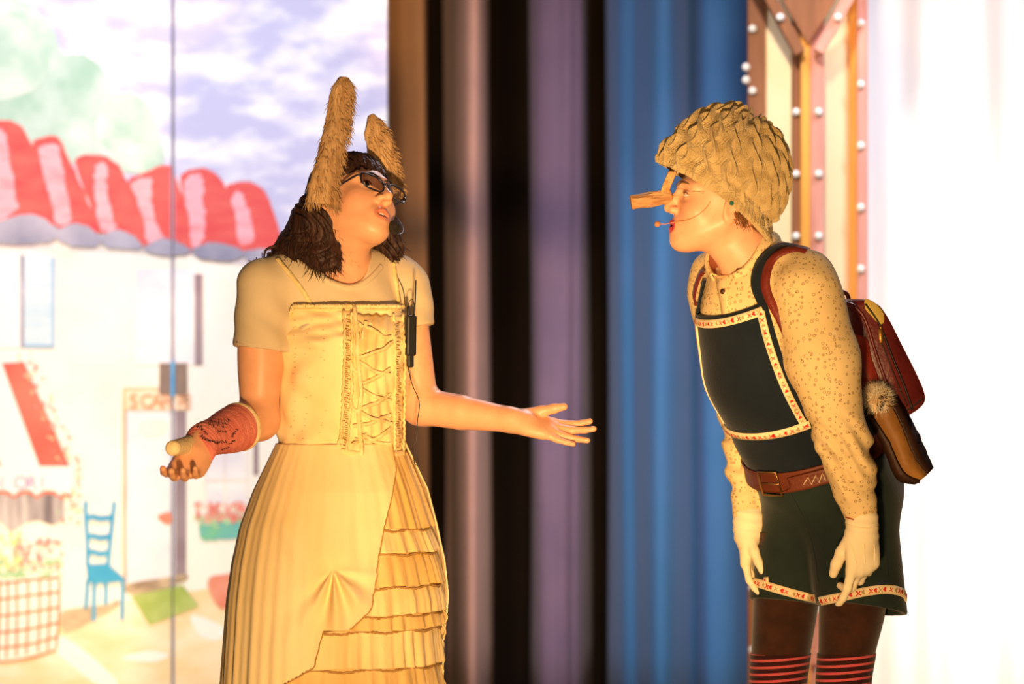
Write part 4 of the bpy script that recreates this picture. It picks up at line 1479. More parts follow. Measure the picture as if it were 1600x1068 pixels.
def overskirt_panel(name, zz, cols=600):
    pts = np.zeros((len(zz), cols, 3))
    keep = np.zeros((len(zz), cols), bool)
    hem = []
    edge = EDGE + LOW
    for i, z in enumerate(zz):
        py = py_of(z)
        t0 = theta_of(np.interp(py, [a for a, _ in edge], [b for _, b in edge]), z, 0.02)
        t1 = 2 * np.pi + np.interp(py, [700, 900, 1000, 1400], [0.42, 0.30, 0.22, 0.1])
        tt = np.linspace(0.35, 2 * np.pi + 0.42, cols)
        keep[i] = (tt >= t0) & (tt <= t1)
        c, U, Vv = sk_ring(z)
        sdown = (0.94 - z) / 0.9
        amp = 0.002 + 0.016 * np.clip(sdown, 0, 0.6)
        d = 0.006 + 0.017 * np.clip(sdown * 9, 0, 1) + amp * (0.50 * np.sin(tt * 7 + 1.8 * np.sin(3 * tt) + 1.6 * sdown) + 0.22 * np.sin(tt * 19 + 2.0 * np.sin(4 * tt) + 2 * sdown) + 0.12 * np.sin(tt * 47 + 2))
        cx_, cz_ = P(527, 880)[0], P(527, 880)[2]                      # gathers fan down from the tuck
        r0 = np.cos(tt)[:, None] * U + np.sin(tt)[:, None] * Vv
        X = c[0] + r0[:, 0]
        Y = r0[:, 1]
        dx, dz = X - cx_, z - cz_
        R_ = np.sqrt(dx * dx + dz * dz)
        ang = np.arctan2(dx, -dz)
        fr_ = np.exp(-(R_ / 0.15) ** 2) * (Y < 0)
        below = np.clip(1.3 * np.cos(ang - 0.25) - 0.25, 0, 1)
        d = d + fr_ * below * 0.0135 * np.sin(ang * 10 + 1.2 * np.sin(3 * ang) + 8 * R_) * np.clip(R_ / 0.03, 0, 1) - 0.016 * np.exp(-(R_ / 0.022) ** 2) * (Y < 0)
        d = d + (Y < 0) * 0.006 * np.exp(-((np.abs(dx) - 0.05 - 0.5 * np.clip(dz, 0, 1)) / 0.02) ** 2) * np.exp(-((dz - 0.03) / 0.07) ** 2)
        px_, pz_ = P(562, 925)[0], P(562, 925)[2]                      # the pouf hanging right of the tuck
        d = d + (Y < 0) * 0.024 * np.exp(-(((X - px_) / 0.045) ** 2 + ((z - pz_) / 0.055) ** 2))
        pts[i] = c + r0 * (1 + d / np.linalg.norm(r0, axis=1))[:, None]
        hem.append(pts[i, int(np.argmax(keep[i]))])
    fcs = grid_faces(len(zz), cols, False)
    fcs = fcs[keep.ravel()[fcs].all(1)]
    o = mesh_obj(name, pts.reshape(-1, 3), fcs, M['dress'], dress)
    fix_normals(o)
    o.modifiers.new('cloth', 'SOLIDIFY').thickness = 0.003
    tube('overskirt_hem', np.array(hem)[::2], 0.0016, M['tierseam'], dress, 5)
    return o


overskirt_panel('draped_overskirt', np.linspace(0.945, 0.04, 210))
# stacked frill down the far side of the skirt
fb3 = Bag()
for k in range(9):
    z0 = 0.575 - k * 0.030
    c, U, Vv = sk_ring(z0, 0.0)
    tt = np.linspace(-0.75, 0.35, 26)
    grid = []
    for u in np.linspace(0, 1, 6):
        out = 0.002 + 0.014 * math.sin(u * 2.4)
        r = np.cos(tt)[:, None] * U + np.sin(tt)[:, None] * Vv
        d = out + 0.006 * np.sin(tt * 24 + k) * u
        q = c + r * (1 + d / np.linalg.norm(r, axis=1))[:, None]
        q[:, 2] -= 0.034 * u + 0.004 * np.sin(tt * 17 + 2 * k) * u
        grid.append(q)
    fb3.add(np.vstack(grid), [tuple(f) for f in grid_faces(6, 26, False)])
fr3 = fb3.build('side_frill', M['dress2'], dress)
fr3.modifiers.new('cloth', 'SOLIDIFY').thickness = 0.002

# ---- the cast on the right forearm, with scribbled signatures
M['cast'] = material('pink_cast', srgb(232, 138, 122), srgb(220, 118, 106), 30, 0.85, 0.4, 220, spec=0.1)
M['pad'] = material('cast_padding', srgb(250, 226, 176), srgb(240, 212, 160), 50, 0.95, 0.4, 150)
M['ink'] = material('black_ink', (0.03, 0.012, 0.02), (0.05, 0.02, 0.03), 20, 0.7)
ax_ = unit(WR - ER)
u_ = unit(np.cross(ax_, V(0, 0, 1)))
v_ = np.cross(u_, ax_)
c0 = ER + ax_ * 0.078
rings = [(c0, u_ * .050, v_ * .050), (c0 + ax_ * .008, u_ * .0525, v_ * .0525), (c0 + ax_ * .05, u_ * .048, v_ * .049), (c0 + ax_ * .10, u_ * .041, v_ * .041), (WR + ax_ * 0.0, u_ * .041, v_ * .039), (WR + dR * 0.022, u_ * .043, v_ * .037), (WR + dR * 0.038, u_ * .043, v_ * .033)]
cast = loft('forearm_cast', rings, 70, 64, M['cast'], actorL, lambda s, t: 0.0006 * np.sin(s * 90 + t * 2), (True, True))
vc, fc = loft_data(rings, 70, 64)
bvC = bvh_of(vc, fc)
loft('cast_padding', [(c0 - ax_ * .006, u_ * .049, v_ * .049), (c0 - ax_ * .003, u_ * .0535, v_ * .0535), (c0 + ax_ * .004, u_ * .0545, v_ * .0545), (c0 + ax_ * .010, u_ * .0530, v_ * .0530)], 14, 48, M['pad'], cast, None, (True, True))
ib = Bag()


def scribble(cx, cy, w, h, loops, rot, r=0.0006):
    t = np.linspace(0, 1, 14 * loops)
    x = (t - 0.5) * w + w * 0.10 * np.sin(t * loops * 6.28)
    y = h * 0.5 * np.sin(t * loops * 6.28 + 0.6 * np.sin(t * 9)) * (0.6 + 0.4 * np.sin(t * 14 + cx))
    cr, sr = math.cos(rot), math.sin(rot)
    q = np.array([on_surface(bvC, cx + a * cr - b * sr, cy + a * sr + b * cr, 0.0008)[0] for a, b in zip(x, y)])
    ib.add(*tube_data(q, r, 5))


for a in ((313, 668, 12, 8, 3, 0.5, .0009), (335, 660, 18, 16, 3, 0.25), (352, 660, 16, 14, 3, -0.4), (346, 674, 16, 6, 4, 0.1), (318, 684, 12, 8, 3, 0.6, .0009), (330, 689, 22, 5, 6, 0.25, .0009),
          (346, 690, 16, 6, 5, 0.0), (366, 676, 16, 5, 5, -0.9), (362, 690, 12, 4, 4, -0.6), (352, 700, 14, 3, 4, -0.3), (322, 676, 8, 5, 3, 0.9)):
    scribble(*a)
ib.build('ink_scribble', M['ink'], cast)
tj = jr[4]
tube('thumb_wrap', [tj[0] + V(0, 0, .002), tj[1], tj[2], tj[3] + (tj[3] - tj[2]) * 0.25, tj[3] + (tj[3] - tj[2]) * 0.55], [0.0200, 0.0185, 0.0180, 0.0165, 0.0070], M['pad'], cast, 16, n=20)

# ---- eyeglasses
M['specs'] = material('navy_spectacle_frame', (0.012, 0.014, 0.035), (0.02, 0.018, 0.03), 30, 0.25, spec=0.6)
M['lens'] = bpy.data.materials.new('clear_lens')
M['lens'].use_nodes = True
_b = M['lens'].node_tree.nodes['Principled BSDF']
_b.inputs['Transmission Weight'].default_value = 1.0
_b.inputs['Roughness'].default_value = 0.02
_b.inputs['IOR'].default_value = 1.06
_b.inputs['Base Color'].default_value = (0.93, 0.93, 0.97, 1)
gl = thing('eyeglasses', 'dark blue framed eyeglasses on the face of the long-eared actor', 'glasses', HL.w(0, 0.11, 0))
for e in (-1, 1):
    ctr = np.array([0.0355 * e, 0.0995, -0.0065])
    tt = np.linspace(0, 2 * np.pi, 41)
    ring = []
    for t in tt:
        cx, sx = math.cos(t), math.sin(t)
        a = 0.0285 * math.copysign(abs(cx) ** 0.75, cx)
        b = 0.0175 * math.copysign(abs(sx) ** 0.75, sx)
        ring.append(HL.w(ctr[0] + a, ctr[1] - 0.16 * abs(ctr[0] + a) + 0.005, ctr[2] + b + 0.0035 * cx * e))
    tube('rim', ring, 0.0021, M['specs'], gl, 8)
    lens_v = [HL.w(*ctr)] + ring[:-1]
    mesh_obj('lens', lens_v, [(0, 1 + k, 1 + (k + 1) % 40) for k in range(40)], M['lens'], gl, smooth=False).modifiers.new('glass', 'SOLIDIFY').thickness = 0.0015
    arm = [HL.w(e * x, y, z) for x, y, z in ((0.0635, 0.0935, 0.002), (0.070, 0.086, 0.003), (0.0725, 0.05, 0.002), (0.0745, 0.0, -0.002), (0.077, -0.02, -0.010))]
    tube('temple_arm', arm, 0.0024, M['specs'], gl, 8, n=24)
tube('bridge', [HL.w(-0.0085, 0.1025, -0.003), HL.w(0, 0.1060, 0.0005), HL.w(0.0085, 0.1025, -0.003)], 0.0020, M['specs'], gl, 8, n=10)

# ---- headset microphone and its belt pack
hm = thing('headset_microphone', 'black headset microphone with foam ball at the chin of the long-eared actor', 'microphone', P(616, 355, -0.13))
bm = bmesh.new()
bmesh.ops.create_icosphere(bm, subdivisions=3, radius=0.0155)
for v in bm.verts:
    v.co = v.co + Vector(P(616, 355, -0.125))
me = bpy.data.meshes.new('foam_windscreen')
bm.to_mesh(me)
bm.free()
me.materials.append(M['foam'])
for p in me.polygons:
    p.use_smooth = True
fo = bpy.data.objects.new('foam_windscreen', me)
COL.objects.link(fo)
put_under(fo, hm)
tube('boom', [P(612, 362, -0.125), P(622, 366, -0.12), P(629, 363, -0.10), P(629, 354, -0.06), P(616, 340, 0.0), HL.w(0.078, -0.01, -0.015)], 0.0012, M['black'], hm, 8, n=40)
tube('ear_hook', [HL.w(0.078, -0.01, -0.015), HL.w(0.082, -0.02, 0.012), HL.w(0.080, -0.034, 0.0)], 0.0015, M['black'], hm, 6, n=14)
pk = thing('transmitter_pack', 'slim black radio transmitter pack clipped beside the laced bodice', 'transmitter', P(641, 560, -0.09))
pa, pb = P(641, 556, -0.075), P(642, 492, -0.075)
box_between('pack_body', pa, pb, 0.024, 0.020, M['black'], pk, (0.4, -1, 0), 0.005)
box_between('pack_clip', P(641, 574, -0.075), P(641, 552, -0.075), 0.015, 0.014, M['black'], pk, (0.4, -1, 0), 0.004)
tube('antenna', [P(647, 494, -0.075), P(649, 465, -0.075), P(650, 437, -0.075)], [0.0022, 0.0018, 0.0014], M['black'], pk, 6, n=10)
tube('plug', [P(638, 494, -0.078), P(638, 478, -0.078)], 0.0035, M['black'], pk, 8, n=4)
tube('cable', [P(638, 478, -0.08), P(640, 470, -0.08), P(645, 468, -0.08), P(647, 480, -0.08), P(645, 492, -0.08)], 0.0011, M['black'], pk, 6, n=24)
q, nn = path_on(bvT, [(612, 418), (622, 436), (630, 455), (632, 480)], 20, 0.003)
tube('cable', q, 0.0011, M['black'], pk, 6)
tube('cable', [P(638, 574, -0.085), P(644, 600, -0.10), P(655, 628, -0.10), P(652, 660, -0.095), P(650, 700, -0.09), P(653, 722, -0.085), P(648, 724, -0.085), P(645, 700, -0.085)], 0.0012, M['black'], pk, 6, n=50)

# ================================================================== the stick-nosed actor in bib shorts
actorR = thing('person', 'person leaning forward in dark bib shorts, knitted cap and wooden stick nose', 'person', (P(1290, 0)[0], 0.08, 0))
R = Frame(P(1300, 780, 0.10), -46, -26)             # pelvis frame, spine leaning forward
HR = Frame(P(1124, 318, -0.10), -82, 12, 0, 1.06)
SKIN_R = srgb(238, 180, 140)

NBR = R.w(0, 0.005, 0.60)


def torso_R(F, g=0.0, k=0.05, dn=None):
    F.ell(R.w(0, 0.026, 0.425), V(0.158 + g, 0.124 + g, 0.190 + g), R.A, k, dn=dn)
    F.ell(R.w(0, 0.040, 0.335), V(0.135 + g, 0.142 + g, 0.150 + g), R.A, k, dn=dn)
    F.ell(R.w(0, 0.012, 0.200), V(0.150 + g, 0.138 + g, 0.190 + g), R.A, k, dn=dn)
    F.cone(R.w(-0.135, -0.005, 0.545), R.w(0.135, -0.005, 0.545), 0.050 + g, 0.050 + g, k, dn=dn)
    for e in (-1, 1):
        F.cone(R.w(e * 0.03, -0.015, 0.590), R.w(e * 0.14, -0.008, 0.560), 0.044 + g, 0.042 + g, 0.03, dn=dn)
    F.ell(R.w(0, -0.005, 0.02), V(0.162 + g, 0.140 + g, 0.130 + g), R.A, k, dn=dn)


B = Field(axis_steps([(0.26, 0.40, 0.0024), (0.40, 0.95, 0.005)]), axis_steps([(-0.30, 0.32, 0.0032)]), axis_steps([(0.012, 1.22, 0.010), (1.22, 1.66, 0.0024)]))
# fine grid where the face is
B.x = axis_steps([(0.30, 0.66, 0.0026), (0.66, 1.0, 0.006)])
B.f = np.full((len(B.x), len(B.y), len(B.z)), 1.0, dtype=np.float32)
add_head(B, HR, mouth=0.28, lid=0.10, nose=0.75)
torso_R(B, -0.010)
B.cone(HR.w(0, -0.028, -0.045), NBR + V(0.01, 0, -0.01), 0.052, 0.060, 0.03)
B.cone(HR.w(0, -0.014, -0.062), NBR + V(-0.022, -0.01, -0.005), 0.036, 0.046, 0.025)
LEGS = [[(1336, 830, .03, .086), (1336, 900, .02, .080), (1331, 960, .02, .074), (1323, 1020, .02, .064), (1318, 1068, .02, .060), (1318, 1130, .03, .060), (1322, 1220, .04, .046), (1324, 1310, .05, .036)],
        [(1240, 830, .13, .086), (1232, 900, .13, .078), (1226, 960, .13, .073), (1220, 1020, .13, .067), (1216, 1068, .13, .063), (1216, 1130, .14, .062), (1216, 1220, .15, .047), (1214, 1310, .16, .036)]]
for L in LEGS:
    for a, b in zip(L[:-1], L[1:]):
        B.cone(P(*a[:3]), P(*b[:3]), a[3] - .008, b[3] - .008, 0.02)
vR, fR = B.mesh()
vR = relax(vR, fR, 1, 0.5)
colR = skin_colors(vR, HR, SKIN_R, srgb(206, 70, 78), srgb(238, 158, 126))
mesh_obj('body', vR, fR, M['skin'], actorR, colors=colR)
bvR = bvh_of(vR, fR)
del B
face_parts(HR, actorR, mouth=0.0, brow_col=(0.24, 0.13, 0.06))

# ---- stick nose with its raffia binding
M['stick'] = material('peeled_stick', srgb(224, 176, 120), srgb(160, 108, 66), 26, 0.7, 0.5, 60, (0.5, 3, 3), contrast=(0.3, 0.7))
M['stickend'] = material('cut_wood', srgb(226, 170, 104), srgb(206, 148, 86), 40, 0.7)
M['raffia'] = material('raffia', srgb(230, 184, 126), srgb(196, 142, 86), 60, 0.8, 0.4, 100)
yn = P(0, 0, HR.w(0, 0.10, 0)[1])[1]
a, b = P(1048, 305, yn), P(987, 316, yn - 0.01)
q = catmull([a, a * .6 + b * .4 + V(0, 0, -.001), b], 26)
vs, fs = tube_data(q, np.interp(np.linspace(0, 1, 26), [0, .15, .3, 1], [0.0165, 0.0185, 0.0170, 0.0155]), 22)
vs = vs + 0.0011 * np.stack([snoise(vs[:, 0], vs[:, 1] * 2, vs[:, 2] * 2, 150, 41), snoise(vs[:, 0], vs[:, 1] * 2, vs[:, 2] * 2, 170, 42), snoise(vs[:, 0], vs[:, 1] * 2, vs[:, 2] * 2, 160, 43)], 1)
stick = mesh_obj('stick_nose', vs, fs, M['stick'], actorR)
fix_normals(stick)
mesh_obj('cut_end', *(lambda t: (t[0], t[1]))(tube_data([b, b + unit(b - a) * 0.0012], 0.0150, 22)), M['stickend'], stick)
for k, off in enumerate((-0.008, 0.0, 0.008)):
    tube('raffia_binding', [P(1034 + 2.2 * k * 2, 304, yn - .012), P(1037 + 4 * k, 292, yn - .012), P(1042 + 4 * k, 280, yn - .008), P(1047 + 4 * k, 268, yn)], 0.0042, M['raffia'], stick, 8, n=16)
tube('nose_band', [P(1048, 305, yn - .014), P(1056, 306, HR.o[1] - .075), P(1075, 304, HR.o[1] - .083), P(1100, 302, HR.o[1] - .086)], 0.0006, M['raffia'], stick, 6, n=24)

# ---- shirt
m = material('dotted_shirt_cotton', srgb(240, 212, 156), srgb(232, 202, 144), 7, 0.85, 0.05, 200, spec=0.12)
nt = m.node_tree
bs = nt.nodes['Principled BSDF']
tc = nt.nodes.new('ShaderNodeTexCoord')
prev = bs.inputs['Base Color'].links[0].from_socket
for sc_, th_, ring, colr in ((92.0, 0.15, False, srgb(110, 62, 36)), (72.0, 0.22, True, srgb(140, 92, 56))):
    vo = nt.nodes.new('ShaderNodeTexVoronoi')
    vo.inputs['Scale'].default_value = sc_
    vo.inputs['Randomness'].default_value = 0.75
    nt.links.new(tc.outputs['Object'], vo.inputs['Vector'])
    cmp_ = nt.nodes.new('ShaderNodeMath')
    if ring:
        cmp_.operation = 'COMPARE'
        cmp_.inputs[1].default_value = th_
        cmp_.inputs[2].default_value = 0.07
    else:
        cmp_.operation = 'LESS_THAN'
        cmp_.inputs[1].default_value = th_
    nt.links.new(vo.outputs['Distance'], cmp_.inputs[0])
    mx = nt.nodes.new('ShaderNodeMix')
    mx.data_type = 'RGBA'
    mu = nt.nodes.new('ShaderNodeMath')
    mu.operation = 'MULTIPLY'
    mu.inputs[1].default_value = 0.55 if ring else 0.85
    nt.links.new(cmp_.outputs[0], mu.inputs[0])
    nt.links.new(mu.outputs[0], mx.inputs[0])
    nt.links.new(prev, mx.inputs[6])
    mx.inputs[7].default_value = (*colr, 1)
    prev = mx.outputs[2]
nt.links.new(prev, bs.inputs['Base Color'])
M['shirt'] = m
M['shirtin'] = material('collar_lining', srgb(176, 104, 66), srgb(156, 88, 56), 20, 0.9)
Sh1, El1, Cu1 = P(1262, 456, -0.19), P(1305, 645, -0.215), P(1347, 806, -0.20)
Sh2, El2, Cu2 = P(1108, 458, 0.05), P(1150, 640, 0.16), P(1168, 808, 0.12)
Q = Field(axis_steps([(0.36, 0.90, 0.0036)]), axis_steps([(-0.34, 0.30, 0.0036)]), axis_steps([(0.74, 1.44, 0.0036)]))
sw = lambda X, Y, Z: 0.0022 * snoise(X, Y, Z, 36, 51) + 0.0018 * np.sin(58 * (Z + 0.5 * X) + 3 * snoise(X, Y, Z, 11, 52))
torso_R(Q, 0.006, 0.05, sw)
vTo, fTo = Q.mesh()
TORSO = bvh_of(vTo, fTo)                              # the torso alone, for what is worn over the shirt under the arms


def arm_wr(X, Y, Z):
    """bunched creases round the elbow and forearm"""
    g = np.exp(-((Z - 0.955) / 0.055) ** 2) + 0.8 * np.exp(-((Z - 0.86) / 0.045) ** 2)
    return 0.0024 * snoise(X, Y, Z, 34, 53) - g * (0.0036 * np.sin(125 * (Z + 0.45 * X + 0.2 * Y) + 4.5 * snoise(X, Y, Z, 24, 54)) + 0.0042 * snoise(X, Y, Z * 2.2, 48, 55))


Q.cone(Sh1, Sh1 * .45 + El1 * .55, 0.074, 0.076, 0.02, dn=arm_wr)
Q.cone(Sh1 * .45 + El1 * .55, El1 * .8 + Cu1 * .2, 0.076, 0.058, 0.03, dn=arm_wr)
Q.cone(El1 * .8 + Cu1 * .2, El1 * .35 + Cu1 * .65, 0.056, 0.050, 0.03, dn=arm_wr)
Q.cone(El1 * .35 + Cu1 * .65, Cu1, 0.048, 0.036, 0.02, dn=arm_wr)
Q.cone(Sh2, El2, 0.050, 0.044, 0.03, dn=arm_wr)
Q.cone(El2, Cu2, 0.038, 0.031, 0.02, dn=arm_wr)
for Cu, El in ((Cu1, El1), (Cu2, El2)):
    Q.plane(Cu, Cu - El, 0.002, Cu - V(.07, .07, .05), Cu + V(.07, .07, .06))
nk = unit(HR.w(0, -0.01, -0.06) - NBR)
Q.cone(NBR + V(-0.02, -0.005, 0.0), NBR + nk * 0.10 + V(-0.02, 0, 0), 0.058, 0.066, 0.004, True)
vs, fs = Q.mesh()
vs = relax(vs, fs, 1, 0.5)
shirt = mesh_obj('shirt', vs, fs, M['shirt'], actorR)
bvS = bvh_of(vs, fs)
vS, fS = vs, fs
del Q
# collar: a stand round the neck, its leaf folded down over it
cA = np.stack([R.l, unit(np.cross(nk, R.l)), nk])
cu, cv = R.l, unit(np.cross(nk, R.l))
if np.dot(cv, R.f) < 0:
    cv = -cv
cc = NBR + V(-0.006, 0, -0.006)
th = np.linspace(0.5 * np.pi + 0.42, 2.5 * np.pi - 0.42, 80)
prof = [(0.066, 0.030), (0.068, 0.042), (0.073, 0.050), (0.078, 0.046), (0.084, 0.030), (0.092, 0.010)]
g = np.zeros((len(prof), 80, 3))
for i, (r, h) in enumerate(prof):
    fw = np.clip(np.sin(th), 0, 1)
    hh = h - 0.012 * fw - (0.020 * fw ** 3 if i == 5 else 0)
    g[i] = cc + nk * hh[:, None] + (np.cos(th)[:, None] * cu + np.sin(th)[:, None] * cv) * r
col_ = mesh_obj('collar', g.reshape(-1, 3), grid_faces(len(prof), 80, False), M['shirt'], shirt)
fix_normals(col_)
col_.modifiers.new('cloth', 'SOLIDIFY').thickness = 0.003
g2 = np.zeros((3, 80, 3))
for i, (r, h) in enumerate(((0.0645, 0.002), (0.0645, 0.026), (0.066, 0.047))):
    hh = h - 0.012 * np.clip(np.sin(th), 0, 1)
    g2[i] = cc + nk * hh[:, None] + (np.cos(th)[:, None] * cu + np.sin(th)[:, None] * cv) * r
fix_normals(mesh_obj('collar_stand', g2.reshape(-1, 3), grid_faces(3, 80, False), M['shirtin'], shirt))
ribbon('placket', bvS, [(1126, 420), (1128, 440), (1132, 462), (1136, 490)], 0.028, M['shirt'], shirt, 20, 0.001, 0.0018)
M['button'] = material('brown_button', srgb(96, 58, 34), srgb(74, 42, 24), 30, 0.35)
for px, py in ((1155, 424), (1131, 456)):
    c, n_ = on_surface(bvS, px, py, 0.003)
    tube('button', [c, c + n_ * 0.0025], 0.0062, M['button'], shirt, 14)
for pts in ([(1322, 806), (1346, 812), (1372, 810)],):
    q, nn = path_on(bvS, pts, 16, 0.001, 1)
    tube('cuff_seam', q - V(0, 0, .002), 0.0018, M['shirtin'], shirt, 6)

# ---- gloves
M['glove'] = material('white_cotton_glove', srgb(252, 236, 198), srgb(244, 226, 184), 14, 0.85, 0.10, 160, spec=0.12)


def glove(wr_, d, n, s, curls, spread, thumb, tc_, size, seed, fat=1.22, lo=V(-.11, -.10, -.20), hi=V(.11, .10, .05)):
    Gf = Field(axis_steps([(wr_[0] + lo[0], wr_[0] + hi[0], 0.0026)]), axis_steps([(wr_[1] + lo[1], wr_[1] + hi[1], 0.0026)]), axis_steps([(wr_[2] + lo[2], wr_[2] + hi[2], 0.0026)]))
    add_hand(Gf, wr_, d, n, s, size, curls, spread, thumb, tc_, fat, 0.004, 0.033)
    Gf.cone(wr_ + V(0, 0, .03), wr_ - V(0, 0, .012), 0.034, 0.034, 0.012, dn=lambda X, Y, Z: 0.0015 * np.sin(300 * Z + 40 * X))
    v_, f_ = Gf.mesh()
    v_ = relax(v_, f_, 1, 0.5)
    o = mesh_obj('glove', v_, f_, M['glove'], actorR)
    return o, bvh_of(v_, f_)


W1 = P(1347, 826, -0.20)
g1, bvG = glove(W1, V(0.02, 0.0, -1), V(-0.42, 0.85, 0.0), V(-0.8, -0.5, -0.2), [(14, 18, 14), (38, 42, 24), (46, 48, 26), (52, 50, 26)], (9, 3, -3, -9), (26, 22, 20), 0.45, 1.02, 1, lo=V(-.10, -.08, -.17), hi=V(.09, .16, .05))
for pts in ([(1328, 846), (1334, 862), (1338, 880)], [(1350, 848), (1350, 862), (1352, 878)], [(1366, 850), (1367, 862), (1367, 876)]):
    tube('glove_point', path_on(bvG, pts, 14, 0.0003, 2)[0], 0.0011, M['glove'], g1, 6)
tube('glove_hem', path_on(bvG, [(1322, 818), (1346, 824), (1372, 822)], 20, 0.0008, 1)[0], 0.0016, M['glove'], g1, 6)
W2 = P(1170, 826, 0.12)
glove(W2, V(-0.03, 0.0, -1), V(0.85, -0.25, 0.0), V(-0.5, -0.85, -0.1), [(16, 20, 14), (24, 26, 16), (28, 28, 16), (30, 30, 16)], (6, 2, -3, -8), (20, 16, 14), 0.3, 0.90, 2, fat=1.1, lo=V(-.08, -.10, -.18), hi=V(.14, .10, .05))

# ---- shorts
M['shorts'] = material('dark_green_wool', srgb(38, 50, 44), srgb(30, 40, 38), 8, 0.85, 0.10, 220, sheen=0.15, spec=0.12)
M['navy'] = material('dark_navy_cloth', srgb(28, 36, 44), srgb(22, 30, 38), 8, 0.85, 0.10, 220, sheen=0.12, spec=0.12)
Q = Field(axis_steps([(0.46, 0.96, 0.0036)]), axis_steps([(-0.20, 0.36, 0.0036)]), axis_steps([(0.52, 1.08, 0.0036)]))
fw_ = lambda X, Y, Z: 0.0030 * snoise(X, Y, Z * 0.35, 22, 61) + 0.0022 * np.sin(52 * (X + 0.3 * Y) + 7 * Z)
Q.ell(R.w(0, -0.012, 0.015), V(0.170, 0.150, 0.135), R.A, 0.03, dn=fw_)
Q.ell(R.w(0, 0.006, 0.10), V(0.158, 0.146, 0.120), R.A, 0.03, dn=fw_)
Q.cone(P(1328, 800, 0.03), P(1348, 965, 0.03), 0.108, 0.100, 0.04, dn=fw_)
Q.cone(P(1262, 800, 0.12), P(1222, 955, 0.13), 0.100, 0.084, 0.03, dn=fw_)
Q.cone(P(1340, 905, 0.03), P(1350, 1000, 0.03), 0.085, 0.092, 0.004, True)
Q.cone(P(1232, 900, 0.13), P(1220, 980, 0.13), 0.070, 0.076, 0.004, True)
hx = P(1281, 900, 0.06)[0]
pn = P(1347, 951, 0.03)
Q.plane(pn, (-0.13, -0.16, -1), 0.002, (hx, -0.18, 0.52), (0.96, 0.36, 0.66))
pf = P(1222, 940, 0.13)
Q.plane(pf, (-0.10, -0.12, -1), 0.002, (0.50, -0.18, 0.52), (hx, 0.36, 0.66))
Q.plane(R.w(0, 0, 0.135), R.u, 0.003)
v_, f_ = Q.mesh()
v_ = relax(v_, f_, 1, 0.5)
shorts = mesh_obj('bib_shorts', v_, f_, M['shorts'], actorR)
bvP = bvh_of(v_, f_)
del Q
both = bvh_of(np.vstack([vTo, v_]), np.vstack([fTo, f_ + len(vTo)]))
tube('fly_seam', path_on(bvP, [(1236, 770), (1256, 810), (1272, 860), (1279, 910)], 30, 0.0004)[0], 0.0012, M['navy'], shorts, 6)
tube('side_seam', path_on(bvP, [(1376, 760), (1384, 840), (1388, 900)], 30, 0.0004)[0], 0.0012, M['navy'], shorts, 6)

# ---- bib, its ribbon border, straps, wrap below it


def polar(u, th, off):
    """point on the dressed torso at height u along the spine and angle th (0 = her left side, 90 deg = front)"""
    o_ = R.w(0, 0.01, u)
    d_ = unit(R.l * math.cos(th) + R.f * math.sin(th))
    far = o_ + d_ * 0.5
    h, n_, _, _ = both.ray_cast(Vector(far), Vector(-d_))
    rr = 0.15 if h is None else (np.array(h) - o_) @ d_
    return o_ + d_ * (rr + off)


def uth(px, py):
    h, _ = on_surface(both, px, py, 0.0)
    q = R.A @ (h - R.o)
    return q[2], math.atan2(q[1] - 0.01, q[0])


def torso_panel(name, left, right, rows, cols, mat, parent, off, thick, smooth=5):
    """left / right: lists of (u, theta)"""
    L, Rr = catmull(left, rows), catmull(right, rows)
    q = np.zeros((rows, cols, 3))
    for i in range(rows):
        for j in range(cols):
            w = j / (cols - 1)
            uu, tt = L[i] * (1 - w) + Rr[i] * w
            q[i, j] = polar(uu, tt, off)
    for _ in range(smooth):
        q[1:-1] = 0.25 * q[:-2] + 0.5 * q[1:-1] + 0.25 * q[2:]
        q[:, 1:-1] = 0.25 * q[:, :-2] + 0.5 * q[:, 1:-1] + 0.25 * q[:, 2:]
    o = mesh_obj(name, q.reshape(-1, 3), grid_faces(rows, cols, False), mat, parent)
    fix_normals(o)
    m_ = o.modifiers.new('cloth', 'SOLIDIFY')
    m_.thickness = thick
    m_.offset = 0
    return o, q.reshape(-1, 3), grid_faces(rows, cols, False)


FAR = math.radians(156)
rt = [uth(*p) for p in ((1196, 468), (1214, 530), (1236, 590), (1258, 636), (1272, 660))]
lf = [(uth(1095, 492)[0], FAR), (uth(1098, 545)[0], FAR), (uth(1104, 592)[0], FAR), (uth(1122, 640)[0], FAR), (uth(1150, 676)[0], FAR)]
bibc, vB2, fB2 = torso_panel('bib', lf, rt, 50, 50, M['navy'], shorts, 0.009, 0.004)
torso_panel('waist_wrap', [(lf[-1][0] + 0.015, FAR + 0.2), (0.20, FAR + 0.3), (0.15, FAR + 0.3), (0.115, FAR + 0.3)], [(rt[-1][0] + 0.015, -0.5), (0.20, -0.5), (0.15, -0.5), (0.115, -0.5)], 24, 60, M['navy'], shorts, 0.007, 0.004)
bvBib = bvh_of(vB2, fB2)
M['trim'] = material('cream_printed_ribbon', srgb(250, 230, 186), srgb(244, 220, 172), 30, 0.8, 0.1, 200)
M['redprint'] = material('red_print', srgb(214, 48, 36), srgb(200, 40, 32), 30, 0.8)
M['oliveprint'] = material('olive_print', srgb(184, 160, 104), srgb(176, 150, 96), 30, 0.8)


def heart(c, ex, ez, s):
    t = np.linspace(0, 2 * np.pi, 12, endpoint=False)
    x = 16 * np.sin(t) ** 3 / 17
    y = (13 * np.cos(t) - 5 * np.cos(2 * t) - 2 * np.cos(3 * t) - np.cos(4 * t)) / 17
    return [c + s * (ex * a + ez * b) for a, b in zip(x, y)]


